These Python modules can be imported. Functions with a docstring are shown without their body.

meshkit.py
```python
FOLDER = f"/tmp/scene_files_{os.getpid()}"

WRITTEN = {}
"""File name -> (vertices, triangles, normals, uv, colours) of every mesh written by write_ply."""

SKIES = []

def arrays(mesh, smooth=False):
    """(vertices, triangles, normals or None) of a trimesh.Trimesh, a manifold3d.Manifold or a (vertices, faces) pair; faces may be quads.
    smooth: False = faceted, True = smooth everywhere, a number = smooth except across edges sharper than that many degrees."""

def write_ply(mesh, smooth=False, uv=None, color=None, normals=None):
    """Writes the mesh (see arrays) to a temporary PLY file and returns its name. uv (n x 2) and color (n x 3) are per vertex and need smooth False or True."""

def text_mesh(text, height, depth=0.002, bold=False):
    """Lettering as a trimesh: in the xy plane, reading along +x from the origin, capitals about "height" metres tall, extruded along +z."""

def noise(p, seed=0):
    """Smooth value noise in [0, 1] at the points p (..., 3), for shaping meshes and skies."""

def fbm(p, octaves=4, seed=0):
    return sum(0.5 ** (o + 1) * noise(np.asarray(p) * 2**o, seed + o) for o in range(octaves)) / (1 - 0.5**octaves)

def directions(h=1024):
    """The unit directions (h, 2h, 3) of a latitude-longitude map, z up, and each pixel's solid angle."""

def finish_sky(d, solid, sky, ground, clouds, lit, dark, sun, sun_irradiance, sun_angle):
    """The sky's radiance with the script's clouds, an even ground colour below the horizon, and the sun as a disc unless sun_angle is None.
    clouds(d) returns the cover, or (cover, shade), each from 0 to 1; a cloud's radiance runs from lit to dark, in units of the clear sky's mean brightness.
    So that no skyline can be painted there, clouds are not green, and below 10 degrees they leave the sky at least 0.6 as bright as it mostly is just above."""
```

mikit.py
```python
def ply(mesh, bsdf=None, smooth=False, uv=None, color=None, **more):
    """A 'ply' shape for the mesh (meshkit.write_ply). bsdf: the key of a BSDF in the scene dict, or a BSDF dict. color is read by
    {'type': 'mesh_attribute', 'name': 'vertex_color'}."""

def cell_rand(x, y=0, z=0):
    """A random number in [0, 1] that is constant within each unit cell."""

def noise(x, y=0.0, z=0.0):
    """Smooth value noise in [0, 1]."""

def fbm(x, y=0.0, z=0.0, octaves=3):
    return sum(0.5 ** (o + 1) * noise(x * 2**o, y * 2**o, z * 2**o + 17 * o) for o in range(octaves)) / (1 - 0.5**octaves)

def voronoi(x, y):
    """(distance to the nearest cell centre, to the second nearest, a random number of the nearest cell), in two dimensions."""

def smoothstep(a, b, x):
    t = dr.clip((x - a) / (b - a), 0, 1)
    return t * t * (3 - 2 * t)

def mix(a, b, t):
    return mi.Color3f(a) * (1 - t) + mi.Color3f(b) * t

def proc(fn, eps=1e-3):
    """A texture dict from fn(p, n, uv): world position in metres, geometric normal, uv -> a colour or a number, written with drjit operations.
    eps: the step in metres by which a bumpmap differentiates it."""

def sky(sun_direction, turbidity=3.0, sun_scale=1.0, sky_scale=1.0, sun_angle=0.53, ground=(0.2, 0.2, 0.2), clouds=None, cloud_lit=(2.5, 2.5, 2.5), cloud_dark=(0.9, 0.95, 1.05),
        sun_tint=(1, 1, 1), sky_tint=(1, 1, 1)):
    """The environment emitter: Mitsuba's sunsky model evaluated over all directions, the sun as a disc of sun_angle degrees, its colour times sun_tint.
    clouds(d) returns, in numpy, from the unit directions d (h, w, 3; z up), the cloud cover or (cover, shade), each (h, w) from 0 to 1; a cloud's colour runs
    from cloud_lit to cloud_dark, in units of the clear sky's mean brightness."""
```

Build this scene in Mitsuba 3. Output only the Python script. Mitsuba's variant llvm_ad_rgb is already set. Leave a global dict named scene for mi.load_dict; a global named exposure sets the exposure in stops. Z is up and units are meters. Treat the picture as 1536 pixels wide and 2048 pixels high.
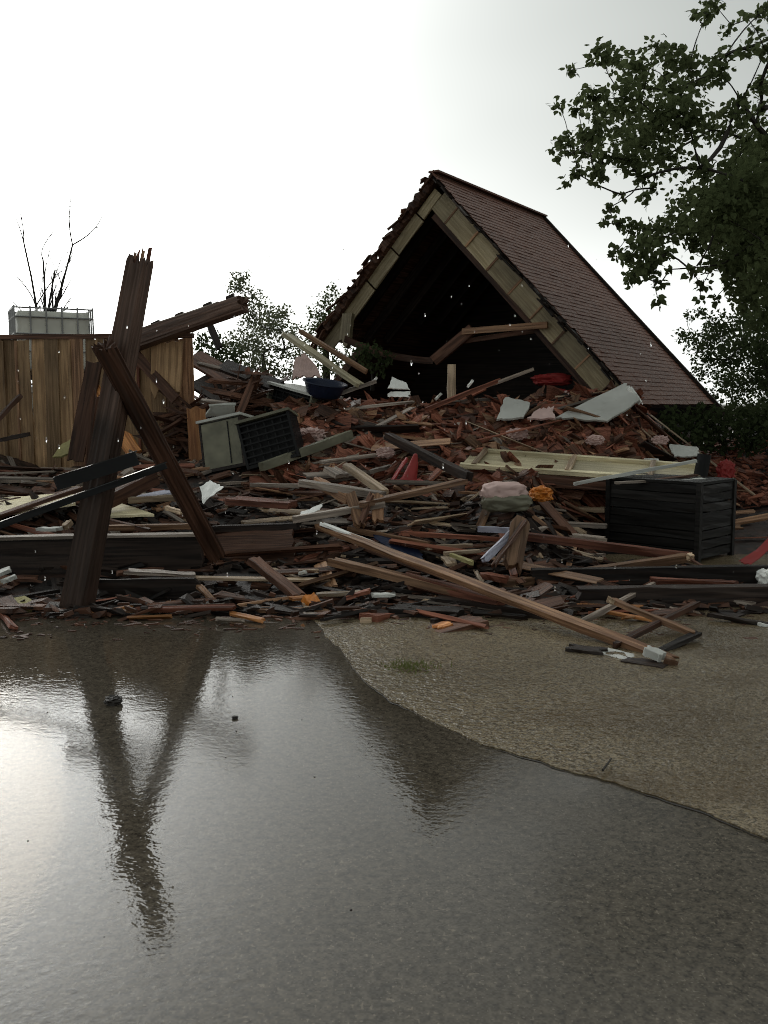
import math, random
import numpy as np, trimesh, mitsuba as mi, drjit as dr, mikit, meshkit
from mikit import proc, noise, fbm, cell_rand, smoothstep, mix, ply
T = mi.ScalarTransform4f
scene, labels = {}, {}
rnd = random.Random(7); rng = np.random.default_rng(7)

# ------------------------------------------------------------------ camera, sky, exposure
F, PITCH, EYE = 1890.0, math.radians(6.5), 1.6            # focal length in photo pixels (1536 wide)
look = np.array([0, math.cos(PITCH), -math.sin(PITCH)])
scene['camera'] = {'type': 'perspective', 'fov': 2 * math.degrees(math.atan(768 / F)), 'fov_axis': 'x', 'near_clip': 0.05, 'far_clip': 3000.0,
                   'to_world': T().look_at(origin=[0, 0, EYE], target=[0, float(look[1]), EYE + float(look[2])], up=[0, 0, 1])}
exposure = 1.42
GLOW = np.array([math.sin(math.radians(-27)) * math.cos(math.radians(22)), math.cos(math.radians(-27)) * math.cos(math.radians(22)), math.sin(math.radians(22))])

def overcast(d):                                          # storm cloud, thinnest where the sun stands behind it (left, ahead)
    ang = np.degrees(np.arccos(np.clip(d @ GLOW, -1, 1)))
    b = 0.80 * np.exp(-(ang / 12.3) ** 2) + 0.225 * np.exp(-(ang / 28.0) ** 2)
    low = np.exp(-(np.degrees(np.arcsin(np.clip(d[..., 2], -1, 1))) / 10.0) ** 2)
    n = meshkit.fbm(d * np.array([2.2, 2.2, 5.0]), 4, 3) - 0.5
    b = b * (1 + 0.30 * n) + 0.17 * low * (.1 + .9 * np.cos(np.radians(ang) / 2) ** 4) + 0.034 * n + 0.011 * (.5 + .5 * np.cos(np.radians(ang)))
    return np.ones(ang.shape), 1 - np.clip(b, 0, 1)

scene['sky'] = mikit.sky(GLOW.tolist(), turbidity=4, sun_scale=0.015, sun_angle=14, clouds=overcast, cloud_lit=(29.6, 29.8, 28.9), cloud_dark=(1.72, 1.86, 1.77), ground=(0.08, 0.08, 0.07))
labels['sky'] = {'label': 'pale grey overcast rain sky, white glare at the left', 'category': 'sky', 'kind': 'structure'}

# ------------------------------------------------------------------ helpers
def ray(px, py):
    v = (1024 - py) / F
    d = np.array([(px - 768) / F, math.cos(PITCH) + v * math.sin(PITCH), -math.sin(PITCH) + v * math.cos(PITCH)])
    return d / d[1]

def at(px, py, Y): return np.array([0, 0, EYE]) + ray(px, py) * Y          # the point seen at a pixel, Y metres ahead
def gp(px, py, z=0.0):
    r = ray(px, py); return np.array([0, 0, EYE]) + r * ((z - EYE) / r[2])

def sstep(a, b, x):
    t = np.clip((np.asarray(x, float) - a) / (b - a), 0, 1); return t * t * (3 - 2 * t)

def mound(x, y):                                          # height of the wreckage over the lot
    x, y = np.asarray(x, float), np.asarray(y, float)
    left = np.interp(y, [6.9, 7.9, 8.6, 10, 13, 30], [0, .03, .16, .40, .84, .6])
    mid = np.interp(y, [6.9, 7.9, 8.6, 10, 11.3, 12.6, 14, 21, 26], [0, .04, .16, .45, .78, 1.52, 1.5, 1.4, .3])
    right = np.interp(y, [8.5, 9.8, 12.6, 13.3, 14.5, 21, 28], [0, .0, .28, .62, 1.2, 1.3, .2])
    a, b = sstep(-2.6, -1.2, x), np.clip((x - np.interp(y, [8, 10.4, 11.0, 12.6, 14], [1.5, 1.5, 2.6, 3.3, 3.7])) / .8, 0, 1)
    z = left * (1 - a) + a * ((1 - b) * mid + b * right)
    z = z * (1 - sstep(11, 16, np.abs(x)))
    p = np.stack(np.broadcast_arrays(x * 1.3, y * 1.3, 0 * x), -1)
    return z + (meshkit.fbm(p, 4, 11) - .5) * .55 * sstep(.02, .4, z)

def hit(px, py):                                          # where the ray through a pixel meets lot or wreckage
    r = ray(px, py); Y = np.linspace(2, 30, 1400); P = np.array([0, 0, EYE]) + Y[:, None] * r
    k = np.nonzero(P[:, 2] <= mound(P[:, 0], P[:, 1]))[0]
    return P[k[0]] if len(k) else P[-1]

def numbered(n):
    k, i = n, 0
    while k in scene or k in labels or any(s.startswith(k + '__') for s in (scene if i < 0 else ())):
        i += 1; k = f'{n}_{i:03d}'
    return k

used = {}
def key_for(n):
    i = used.get(n, -1) + 1; used[n] = i
    return n if i == 0 else f'{n}_{i:03d}'

def thing(name, label, cat, group=None, kind=None):
    k = key_for(name); labels[k] = {'label': label, 'category': cat}
    if group: labels[k]['group'] = group
    if kind: labels[k]['kind'] = kind
    return k

def shape(mesh, mat, smooth=False):
    if isinstance(mesh, tuple) and len(mesh) == 3:
        return ply((mesh[0], mesh[1]), mat, smooth=smooth, uv=mesh[2])
    return ply(mesh, mat, smooth=smooth)

def obj(name, mesh, mat, label, cat, group=None, kind=None, smooth=False):
    k = thing(name, label, cat, group, kind); scene[k] = shape(mesh, mat, smooth); return k

def part(parent, name, mesh, mat, smooth=False, label=None, kind=None):
    k = key_for(parent + '__' + name); scene[k] = shape(mesh, mat, smooth)
    if label or kind:
        labels[k] = {}
        if label: labels[k]['label'] = label
        if kind: labels[k]['kind'] = kind
    return k

def merge(ms):                                            # (v, f, uv) triples into one
    V, Fc, U, o = [], [], [], 0
    for v, f, u in ms:
        V.append(v); Fc.append(np.asarray(f) + o); U.append(u); o += len(v)
    return np.vstack(V), np.vstack(Fc), np.vstack(U)

def unit(v): v = np.asarray(v, float); return v / max(np.linalg.norm(v), 1e-9)

SEED = [0]
def plank(p0, p1, w, t, up=(0, 0, 1), roll=0.0, rag=(0, 0), bend=0.0, n=5, m=4, taper=1.0, chip=.004):
    """A sawn board from p0 to p1: w wide, t thick, warped, its ends ragged; uv = metres along, metres around + 10 per board."""
    p0, p1 = np.asarray(p0, float), np.asarray(p1, float)
    SEED[0] += 1; s = SEED[0]; r = np.random.default_rng(1000 + s)
    d = p1 - p0; L = np.linalg.norm(d); d = d / L
    side = np.cross(d, up)
    if np.linalg.norm(side) < 1e-3: side = np.cross(d, (0, 1, 0))
    side = unit(side); nrm = np.cross(side, d)
    c, sn = math.cos(roll), math.sin(roll); side, nrm = side * c + nrm * sn, nrm * c - side * sn
    a = np.linspace(-.5, .5, m + 1)
    prof = np.vstack([np.stack([a, 0 * a + .5], 1), np.stack([a[::-1], 0 * a - .5], 1)])       # around
    k = len(prof); j0, j1 = (r.random(m + 1) ** 1.5 * g for g in rag)
    jj0, jj1 = np.concatenate([j0, j0[::-1] * .9]), np.concatenate([j1, j1[::-1] * .9])
    per = np.concatenate([[0], np.cumsum(np.linalg.norm(np.diff(prof * [w, t], axis=0), axis=1))])
    V, U = [], []
    for i in range(n + 1):
        q = i / n; l = q * L + (jj0 if i == 0 else 0) - (jj1 if i == n else 0) + 0 * per
        tp = 1 + (taper - 1) * q
        off = bend * 4 * q * (1 - q) * L
        jit = r.normal(0, chip, (k, 2))
        V.append(p0 + l[:, None] * d + (prof[:, :1] * w * tp + jit[:, :1]) * side + (prof[:, 1:] * t * tp + jit[:, 1:] * .6 + off) * nrm)
        U.append(np.stack([l, 10.0 * s + 2 + per], 1))
    V, U = np.vstack(V), np.vstack(U); Fc = []
    for i in range(n):
        for j in range(k):
            A, B = i * k + j, i * k + (j + 1) % k
            Fc += [[A, B + k, B], [A, A + k, B + k]]
    o = n * k
    for j in range(m):
        b = k - 1 - j
        Fc += [[j, j + 1, b], [j + 1, b - 1, b], [o + j, o + b, o + j + 1], [o + j + 1, o + b, o + b - 1]]
    return V, np.array(Fc), U

def boxuv(cx, ax, ay, az):
    """Box about cx with half axes ax, ay, az, flat uv per corner."""
    SEED[0] += 1
    c = np.array([[i, j, k] for i in (-1, 1) for j in (-1, 1) for k in (-1, 1)], float)
    V = np.asarray(cx) + c @ np.stack([ax, ay, az])
    f = np.array([[0, 1, 3], [0, 3, 2], [4, 6, 7], [4, 7, 5], [0, 4, 5], [0, 5, 1], [2, 3, 7], [2, 7, 6], [0, 2, 6], [0, 6, 4], [1, 5, 7], [1, 7, 3]])
    if np.dot(np.cross(ax, ay), az) < 0: f = f[:, ::-1]
    return V, f, np.stack([c[:, 0] * np.linalg.norm(ax), 10.0 * SEED[0] + 2 + c[:, 1] * np.linalg.norm(ay) + c[:, 2] * np.linalg.norm(az)], 1)

def tube(pts, radii, sides=6):
    p = np.asarray(pts, float); t = np.gradient(p, axis=0); t /= np.linalg.norm(t, axis=1, keepdims=True) + 1e-12
    a = np.cross(t, np.where(np.abs(t[:, 2:]) < .9, [0, 0, 1.0], [1.0, 0, 0])); a /= np.linalg.norm(a, axis=1, keepdims=True) + 1e-12
    b = np.cross(t, a); g = np.arange(sides) * 2 * np.pi / sides
    R = np.broadcast_to(radii, (len(p),))
    V = p[:, None] + R[:, None, None] * (np.cos(g)[None, :, None] * a[:, None] + np.sin(g)[None, :, None] * b[:, None])
    i, j = np.meshgrid(np.arange(len(p) - 1), np.arange(sides), indexing='ij')
    A, B = i * sides + j, i * sides + (j + 1) % sides
    f = np.vstack([np.stack([A, B, B + sides], -1).reshape(-1, 3), np.stack([A, B + sides, A + sides], -1).reshape(-1, 3)])
    ends = [[0, k + 1, k] for k in range(1, sides - 1)] + [[len(p) * sides - sides, len(p) * sides - sides + k, len(p) * sides - sides + k + 1] for k in range(1, sides - 1)]
    u = np.stack(np.broadcast_arrays(np.arange(len(p))[:, None] * .2, g[None] * .05), -1).reshape(-1, 2)
    return V.reshape(-1, 3), np.vstack([f, ends]), u

def sheet(corners, t, nu=8, nv=6, crumple=.02, rag=.03, seed=0):
    """A thin sheet (plaster, card, foil) through four corners, crumpled, edges torn, t thick."""
    c = [np.asarray(x, float) for x in corners]; r = np.random.default_rng(500 + seed + SEED[0]); SEED[0] += 1
    nrm = unit(np.cross(c[1] - c[0], c[3] - c[0])); V, U = [], []
    for i in range(nu + 1):
        for j in range(nv + 1):
            a, b = i / nu, j / nv
            if i in (0, nu): a += (r.random() - .5) * rag * 2
            if j in (0, nv): b += (r.random() - .5) * rag * 2
            p = c[0] * (1 - a) * (1 - b) + c[1] * a * (1 - b) + c[2] * a * b + c[3] * (1 - a) * b
            V.append(p + nrm * (meshkit.fbm(p[None] * 4, 3, seed)[0] - .5) * crumple * 2); U.append([a, 10.0 * SEED[0] + 2 + b])
    V, U = np.array(V), np.array(U); N = len(V); Fc = []
    q = lambda i, j: i * (nv + 1) + j
    for i in range(nu):
        for j in range(nv):
            A, B, C, D = q(i, j), q(i + 1, j), q(i + 1, j + 1), q(i, j + 1)
            Fc += [[A, B, C], [A, C, D], [A + N, C + N, B + N], [A + N, D + N, C + N]]
    ring = [q(i, 0) for i in range(nu)] + [q(nu, j) for j in range(nv)] + [q(i, nv) for i in range(nu, 0, -1)] + [q(0, j) for j in range(nv, 0, -1)]
    for a, b in zip(ring, ring[1:] + ring[:1]): Fc += [[a, a + N, b], [b, a + N, b + N]]
    return np.vstack([V, V - nrm * t]), np.array(Fc), np.vstack([U, U])

# ------------------------------------------------------------------ materials
def two(b): return {'type': 'twosided', 'bsdf': b}
def wood(c1, c2, rough=.42, spec=.5, darken_low=0.0, vary=.9):
    def fn(p, n, uv):
        s = dr.floor(uv.y / 10); v = uv.y - 10 * s
        g = fbm(uv.x * 2.3 + s * 3.7, v * 55, s, 3)
        fine = noise(uv.x * 9, v * 240, s)
        tone = 1 - vary / 2 + vary * cell_rand(s, 3)
        st = fbm(p.x * 2.1, p.y * 2.1, p.z * 2.1 + s, 3)
        if darken_low: tone = 1 - .62 * smoothstep(1.95, 1.45, p.z + .7 * st)                # timbers darker over their lower length, with an uneven edge
        return mix(c1, c2, smoothstep(.25, .75, g)) * tone * (.78 + .3 * fine) * (.45 + 1.1 * st)
    return two({'type': 'principled', 'base_color': proc(fn), 'roughness': rough, 'specular': spec})

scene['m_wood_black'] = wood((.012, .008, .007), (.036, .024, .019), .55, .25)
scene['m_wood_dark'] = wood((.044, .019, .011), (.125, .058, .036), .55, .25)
scene['m_wood_red'] = wood((.115, .036, .020), (.32, .120, .075), .55, .25)
scene['m_wood_brown'] = wood((.14, .070, .038), (.33, .185, .105), .55, .3)
scene['m_wood_pale'] = wood((.25, .17, .105), (.52, .39, .27), .5, .4)
scene['m_wood_grey'] = wood((.13, .102, .084), (.32, .26, .215), .5, .4)
scene['m_wood_orange'] = wood((.24, .085, .022), (.46, .20, .07), .5, .35)
scene['m_fence'] = wood((.22, .130, .066), (.36, .228, .125), .6, .3, 0, .75)
scene['m_cream'] = wood((.40, .34, .21), (.58, .51, .34), .5, .4)
scene['m_rake'] = wood((.25, .195, .11), (.36, .295, .185), .5, .35)
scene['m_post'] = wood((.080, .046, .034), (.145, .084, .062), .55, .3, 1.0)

def plain(c, rough=.5, spec=.5, metal=0.0, amp=.35, freq=3.0):
    def fn(p, n, uv): return mi.Color3f(c) * (1 - amp + 2 * amp * fbm(p.x * freq, p.y * freq, p.z * freq, 4))
    return two({'type': 'principled', 'base_color': proc(fn), 'roughness': rough, 'specular': spec, 'metallic': metal})
scene['m_white'] = plain((.74, .74, .71), .5)
scene['m_offwhite'] = plain((.46, .46, .43), .55, amp=.25)
scene['m_lilac'] = plain((.34, .34, .42), .5)
scene['m_black'] = plain((.010, .010, .011), .5, .2)
scene['m_olive'] = plain((.155, .148, .105), .5, .35, 0, .7, 5)
scene['m_gloss'] = plain((.012, .012, .013), .16, .6)
scene['m_ebony'] = wood((.006, .0055, .005), (.017, .015, .014), .5, .2)
scene['m_steel'] = plain((.25, .25, .25), .4, metal=.6)
scene['m_tank'] = plain((.60, .60, .54), .45, amp=.2)
scene['m_blue'] = plain((.008, .014, .036), .45, .3)
scene['m_red'] = plain((.26, .028, .026), .5, .3)
scene['m_pink'] = plain((.52, .36, .33), .6, amp=.2, freq=9)
scene['m_amber'] = plain((.52, .17, .02), .5, amp=.5, freq=8)
scene['m_yellow'] = plain((.34, .30, .13), .7, amp=.35)
scene['m_bark'] = plain((.030, .025, .020), .7, .3, freq=12)
scene['m_rock'] = plain((.022, .017, .014), .5, freq=20)

def roofcol(p, n, uv):
    s = dr.floor(uv.y / 10)
    tab = cell_rand(dr.floor(uv.x / .165 + s * .37), s)
    st = fbm(p.x * .8, p.y * .8, p.z * .8, 3)
    g = noise(p.x * 60, p.y * 60, p.z * 60)
    return mix((.132, .050, .030), (.168, .068, .042), tab) * (.6 + .55 * st) * (.75 + .5 * g)
scene['m_shingle'] = two({'type': 'principled', 'base_color': proc(roofcol), 'roughness': .55, 'specular': .45})

def lotcol(p, n, uv):
    g = noise(p.x * 160, p.y * 160) * .5 + noise(p.x * 60, p.y * 60) * .5
    st = fbm(p.x * .7, p.y * .7, 0, 4)
    return mix((.048, .039, .029), (.092, .078, .060), st) * (.28 + 1.35 * g + .9 * smoothstep(.80, .95, noise(p.x * 120 + 9, p.y * 120)))
def lotrough(p, n, uv):                                   # standing water at left, only damp asphalt towards the right and the viewer
    s = fbm(p.x * .55 + 4, p.y * .45 + 2, 0, 4); e = fbm(p.x * 2.1, p.y * 2.1, 5, 4)
    damp = smoothstep(.25, 1.15, p.x - .32 * (p.y - 4.2) + 1.1 * (e - .5))
    near = smoothstep(3.4, 2.2, p.y + .9 * (e - .5)) * smoothstep(-1.3, .1, p.x)
    g = noise(p.x * 160, p.y * 160)
    return .035 + .07 * smoothstep(.40, .66, s) + .13 * dr.maximum(damp, near) + .05 * g * dr.maximum(damp, near)
def ripple(p, n, uv):
    a = fbm(p.x * 13, p.y * 20, 0, 3)
    b = fbm(p.x * 46, p.y * 58, 3, 2)
    return .00036 * a + .00034 * b + .00011 * noise(p.x * 140, p.y * 140)
scene['m_lot'] = {'type': 'bumpmap', 'arbitrary': proc(ripple, 2e-3), 'scale': 1.0, 'bsdf': two({'type': 'principled', 'base_color': proc(lotcol), 'roughness': proc(lotrough), 'eta': 1.36})}
def aproncol(p, n, uv):
    v = noise(p.x * 120, p.y * 120) * .5 + noise(p.x * 260, p.y * 260) * .3 + noise(p.x * 48, p.y * 48) * .2
    st = fbm(p.x * 1.1, p.y * 1.1, 0, 4); mud = smoothstep(.5, .75, fbm(p.x * .8 + 7, p.y * 1.6, 0, 4))
    base = mix((.074, .056, .034), (.225, .178, .114), smoothstep(.25, .75, v))
    return mix(base, (.085, .058, .030), mud * .6) * (.70 + .6 * st)
def apronh(p, n, uv): return .0028 * noise(p.x * 110, p.y * 110) + .0045 * noise(p.x * 46, p.y * 52) + .0050 * fbm(p.x * 14, p.y * 18, 0, 3)
scene['m_apron'] = {'type': 'bumpmap', 'arbitrary': proc(apronh, 1e-3), 'scale': 1.0, 'bsdf': two({'type': 'principled', 'base_color': proc(aproncol), 'roughness': .19, 'eta': 1.33})}
def soil(p, n, uv):
    v = fbm(p.x * 9, p.y * 9, p.z * 9, 4)
    return mix((.010, .007, .006), (.050, .026, .019), smoothstep(.35, .8, v))
scene['m_soil'] = two({'type': 'principled', 'base_color': proc(soil), 'roughness': .55, 'specular': .4})
def land(p, n, uv): return mix((.03, .034, .018), (.07, .065, .04), fbm(p.x * .4, p.y * .4, 0, 4))
scene['m_land'] = two({'type': 'principled', 'base_color': proc(land), 'roughness': .8, 'specular': .3})

def leafmat(c, t): return {'type': 'principledthin', 'base_color': {'type': 'rgb', 'value': c}, 'roughness': .45, 'diff_trans': t, 'eta': 1.4}
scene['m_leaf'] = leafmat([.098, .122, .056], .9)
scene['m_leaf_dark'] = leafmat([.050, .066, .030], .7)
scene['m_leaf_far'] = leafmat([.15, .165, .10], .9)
scene['m_blade'] = leafmat([.13, .145, .05], .7)
scene['m_water'] = {'type': 'dielectric', 'int_ior': 1.33}

# ------------------------------------------------------------------ setting: land, lot, apron, wreckage mound
def grid(x0, x1, y0, y1, nx, ny, fz):
    X, Y = np.meshgrid(np.linspace(x0, x1, nx), np.linspace(y0, y1, ny), indexing='ij')
    V = np.stack([X, Y, fz(X, Y)], -1).reshape(-1, 3)
    i, j = np.meshgrid(np.arange(nx - 1), np.arange(ny - 1), indexing='ij'); q = i * ny + j
    f = np.vstack([np.stack([q, q + ny, q + ny + 1], -1).reshape(-1, 3), np.stack([q, q + ny + 1, q + 1], -1).reshape(-1, 3)])
    return V, f, V[:, :2] * 1.0
obj('ground', grid(-900, 900, -900, 900, 41, 41, lambda x, y: 0 * x - .03), 'm_land', 'flat rough land reaching to the horizon behind the wreckage', 'ground', kind='structure')
obj('pavement', grid(-30, 30, -20, 24, 61, 45, lambda x, y: 0 * x), 'm_lot', 'smooth wet dark parking lot mirroring the sky and beams', 'pavement', kind='structure')
edge_px = [(600, 1215), (640, 1256), (668, 1288), (695, 1315), (735, 1368), (800, 1413), (880, 1455), (960, 1490), (1060, 1522), (1150, 1547), (1210, 1562), (1290, 1590), (1400, 1622), (1536, 1676), (1700, 1745), (1960, 1850)]
E0 = np.array([gp(*e)[:2] for e in edge_px]); E1 = []
for a, b in zip(E0[:-1], E0[1:]):
    k = max(2, int(np.linalg.norm(b - a) / .035))
    for q in range(k):
        p = a + (b - a) * q / k; E1.append(p + (meshkit.fbm(np.array([[p[0] * 5, p[1] * 5, 0]]), 4, 5)[0] - .5) * .05 + rng.normal(0, .003, 2))
from shapely.geometry import Polygon
pol = Polygon(E1 + [(12, 1.3), (30, 1.0), (30, 23), (-.9, 23)]).buffer(0)
ap = trimesh.creation.extrude_polygon(pol, .006, engine='earcut'); ap.apply_translation([0, 0, .001])
obj('apron', ap, 'm_apron', 'rough wet khaki gravel-faced slab meeting the smooth lot', 'pavement', kind='structure')
cr = np.array([[p[0], p[1], .003] for p in E1]); cr[:, 1] -= .012
wid = .001 + .030 * np.maximum(0, meshkit.noise(cr * 3, 2) - .42)
lo, hi = cr - np.stack([0 * wid, wid, 0 * wid], 1), cr + np.stack([0 * wid, wid, 0 * wid], 1)
n_ = len(cr); i_ = np.arange(n_ - 1)
obj('crack', (np.vstack([lo, hi]), np.vstack([np.stack([i_, i_ + 1, i_ + n_ + 1], 1), np.stack([i_, i_ + n_ + 1, i_ + n_], 1)]), np.vstack([lo, hi])[:, :2]), 'm_rock', 'dark gritty seam between the smooth lot and the gravel slab', 'seam', kind='structure')
obj('wreckage_mound', grid(-16, 16, 6.6, 28, 260, 180, lambda x, y: mound(x, y) - .012), 'm_soil', 'dark heap of soaked crushed building material under the wreckage', 'debris mound', kind='structure')

# ------------------------------------------------------------------ the collapsed house
A, B, C, D = at(868, 343, 14.5), at(1085, 424, 17.84), at(1435, 798, 16.24), at(1288, 806, 12.9)      # right slope: ridge front and back, eave back and front
D = A + (C - B)
R = unit((B - A) * [1, 1, 0]); LEN = np.linalg.norm(B - A); G = unit((D - A) * [1, 1, 0] - R * np.dot((D - A) * [1, 1, 0], R))
half, rise = np.dot(D - A, G), A[2] - D[2]
slope_r = unit(D - A); slen = np.linalg.norm(D - A); nr = unit(np.cross(slope_r, R)); nr = nr if nr[2] > 0 else -nr
slope_l = unit(-G * half + np.array([0, 0, -rise])); nl = unit(np.cross(R, slope_l)); nl = nl if nl[2] > 0 else -nl
house = thing('house', 'collapsed steep gabled roof with reddish shingles and an open dark gable', 'house')
def slab(o, u, ulen, v, vlen, nrm, t, nu=24, nv=10, rag=(0, 0, 0, 0), seed=1):
    """A board deck from corner o along u and v; rag = torn depth at u0, u1, v0, v1."""
    r = np.random.default_rng(seed); SEED[0] += 1; V, U = [], []
    for i in range(nu + 1):
        for j in range(nv + 1):
            a, b = ulen * i / nu, vlen * j / nv
            if i == 0: a += r.random() * rag[0]
            if i == nu: a -= r.random() * rag[1]
            if j == 0: b += r.random() * rag[2]
            if j == nv: b -= r.random() * rag[3]
            V.append(o + u * a + v * b); U.append([b, 10.0 * SEED[0] + 2 + a])
    V = np.array(V); N = len(V); q = lambda i, j: i * (nv + 1) + j; Fc = []
    for i in range(nu):
        for j in range(nv):
            a, b, c, d = q(i, j), q(i + 1, j), q(i + 1, j + 1), q(i, j + 1)
            Fc += [[a, b, c], [a, c, d], [a + N, c + N, b + N], [a + N, d + N, c + N]]
    ring = [q(i, 0) for i in range(nu)] + [q(nu, j) for j in range(nv)] + [q(i, nv) for i in range(nu, 0, -1)] + [q(0, j) for j in range(nv, 0, -1)]
    for a, b in zip(ring, ring[1:] + ring[:1]): Fc += [[a, a + N, b], [b, a + N, b + N]]
    return np.vstack([V, V - nrm * t]), np.array(Fc), np.array(U + U)
roof = part(house, 'roof', slab(A - nr * .03, slope_r, slen, R, LEN, nr, .07, 40, 10, (0, 0, .10, 0), 3), 'm_wood_black', label='right roof slope covered with red brown shingle courses')
# shingle courses: each course overlaps the one below; tabs of uneven length
NC = 52; step = slen / NC
for c in range(NC):
    r = np.random.default_rng(77 + c); V, U, Fc = [], [], []; nt = 16
    f0 = -.10 + r.normal(0, .025) + .05 * (r.random() < .2)
    xs = np.linspace(f0, LEN + .05, nt + 1); dep = step * 1.12 + r.normal(0, .003, nt)
    for k in range(nt):
        g = .0012; x0, x1 = xs[k] + g, xs[k + 1] - g; l0 = c * step - .02; l1 = c * step + dep[k]
        h0, h1 = .012, .021 + max(0, r.normal(.002, .0025))
        b = len(V)
        for (x, l, h) in ((x0, l0, h0), (x1, l0, h0), (x1, l1, h1), (x0, l1, h1), (x0, l1, h1 - .010), (x1, l1, h1 - .010)):
            V.append(A + R * x + slope_r * l + nr * (h - .03)); U.append([x, 10.0 * (900 + c) + 2 + l])
        Fc += [[b, b + 2, b + 1], [b, b + 3, b + 2], [b + 3, b + 4, b + 2], [b + 4, b + 5, b + 2], [b, b + 4, b + 3], [b + 1, b + 2, b + 5]]
    part(roof, 'shingle_course', (np.array(V), np.array(Fc), np.array(U)), 'm_shingle')
part(roof, 'ridge_cap', merge([boxuv(A + R * (x + .1), R * .12, G * .085, np.array([0, 0, .012]) + G * .002) for x in np.arange(0, LEN - .1, .2)]), 'm_shingle')
SL = slen * .70
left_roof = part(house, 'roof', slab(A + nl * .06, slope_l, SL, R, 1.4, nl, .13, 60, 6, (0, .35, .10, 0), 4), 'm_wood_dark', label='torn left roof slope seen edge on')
part(house, 'roof_deck', slab(A + R * 1.405 + nl * .06, slope_l, slen * 1.05, R, LEN - 1.405, nl, .13, 20, 6, (0, .2, 0, 0), 6), 'm_wood_dark')
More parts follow.
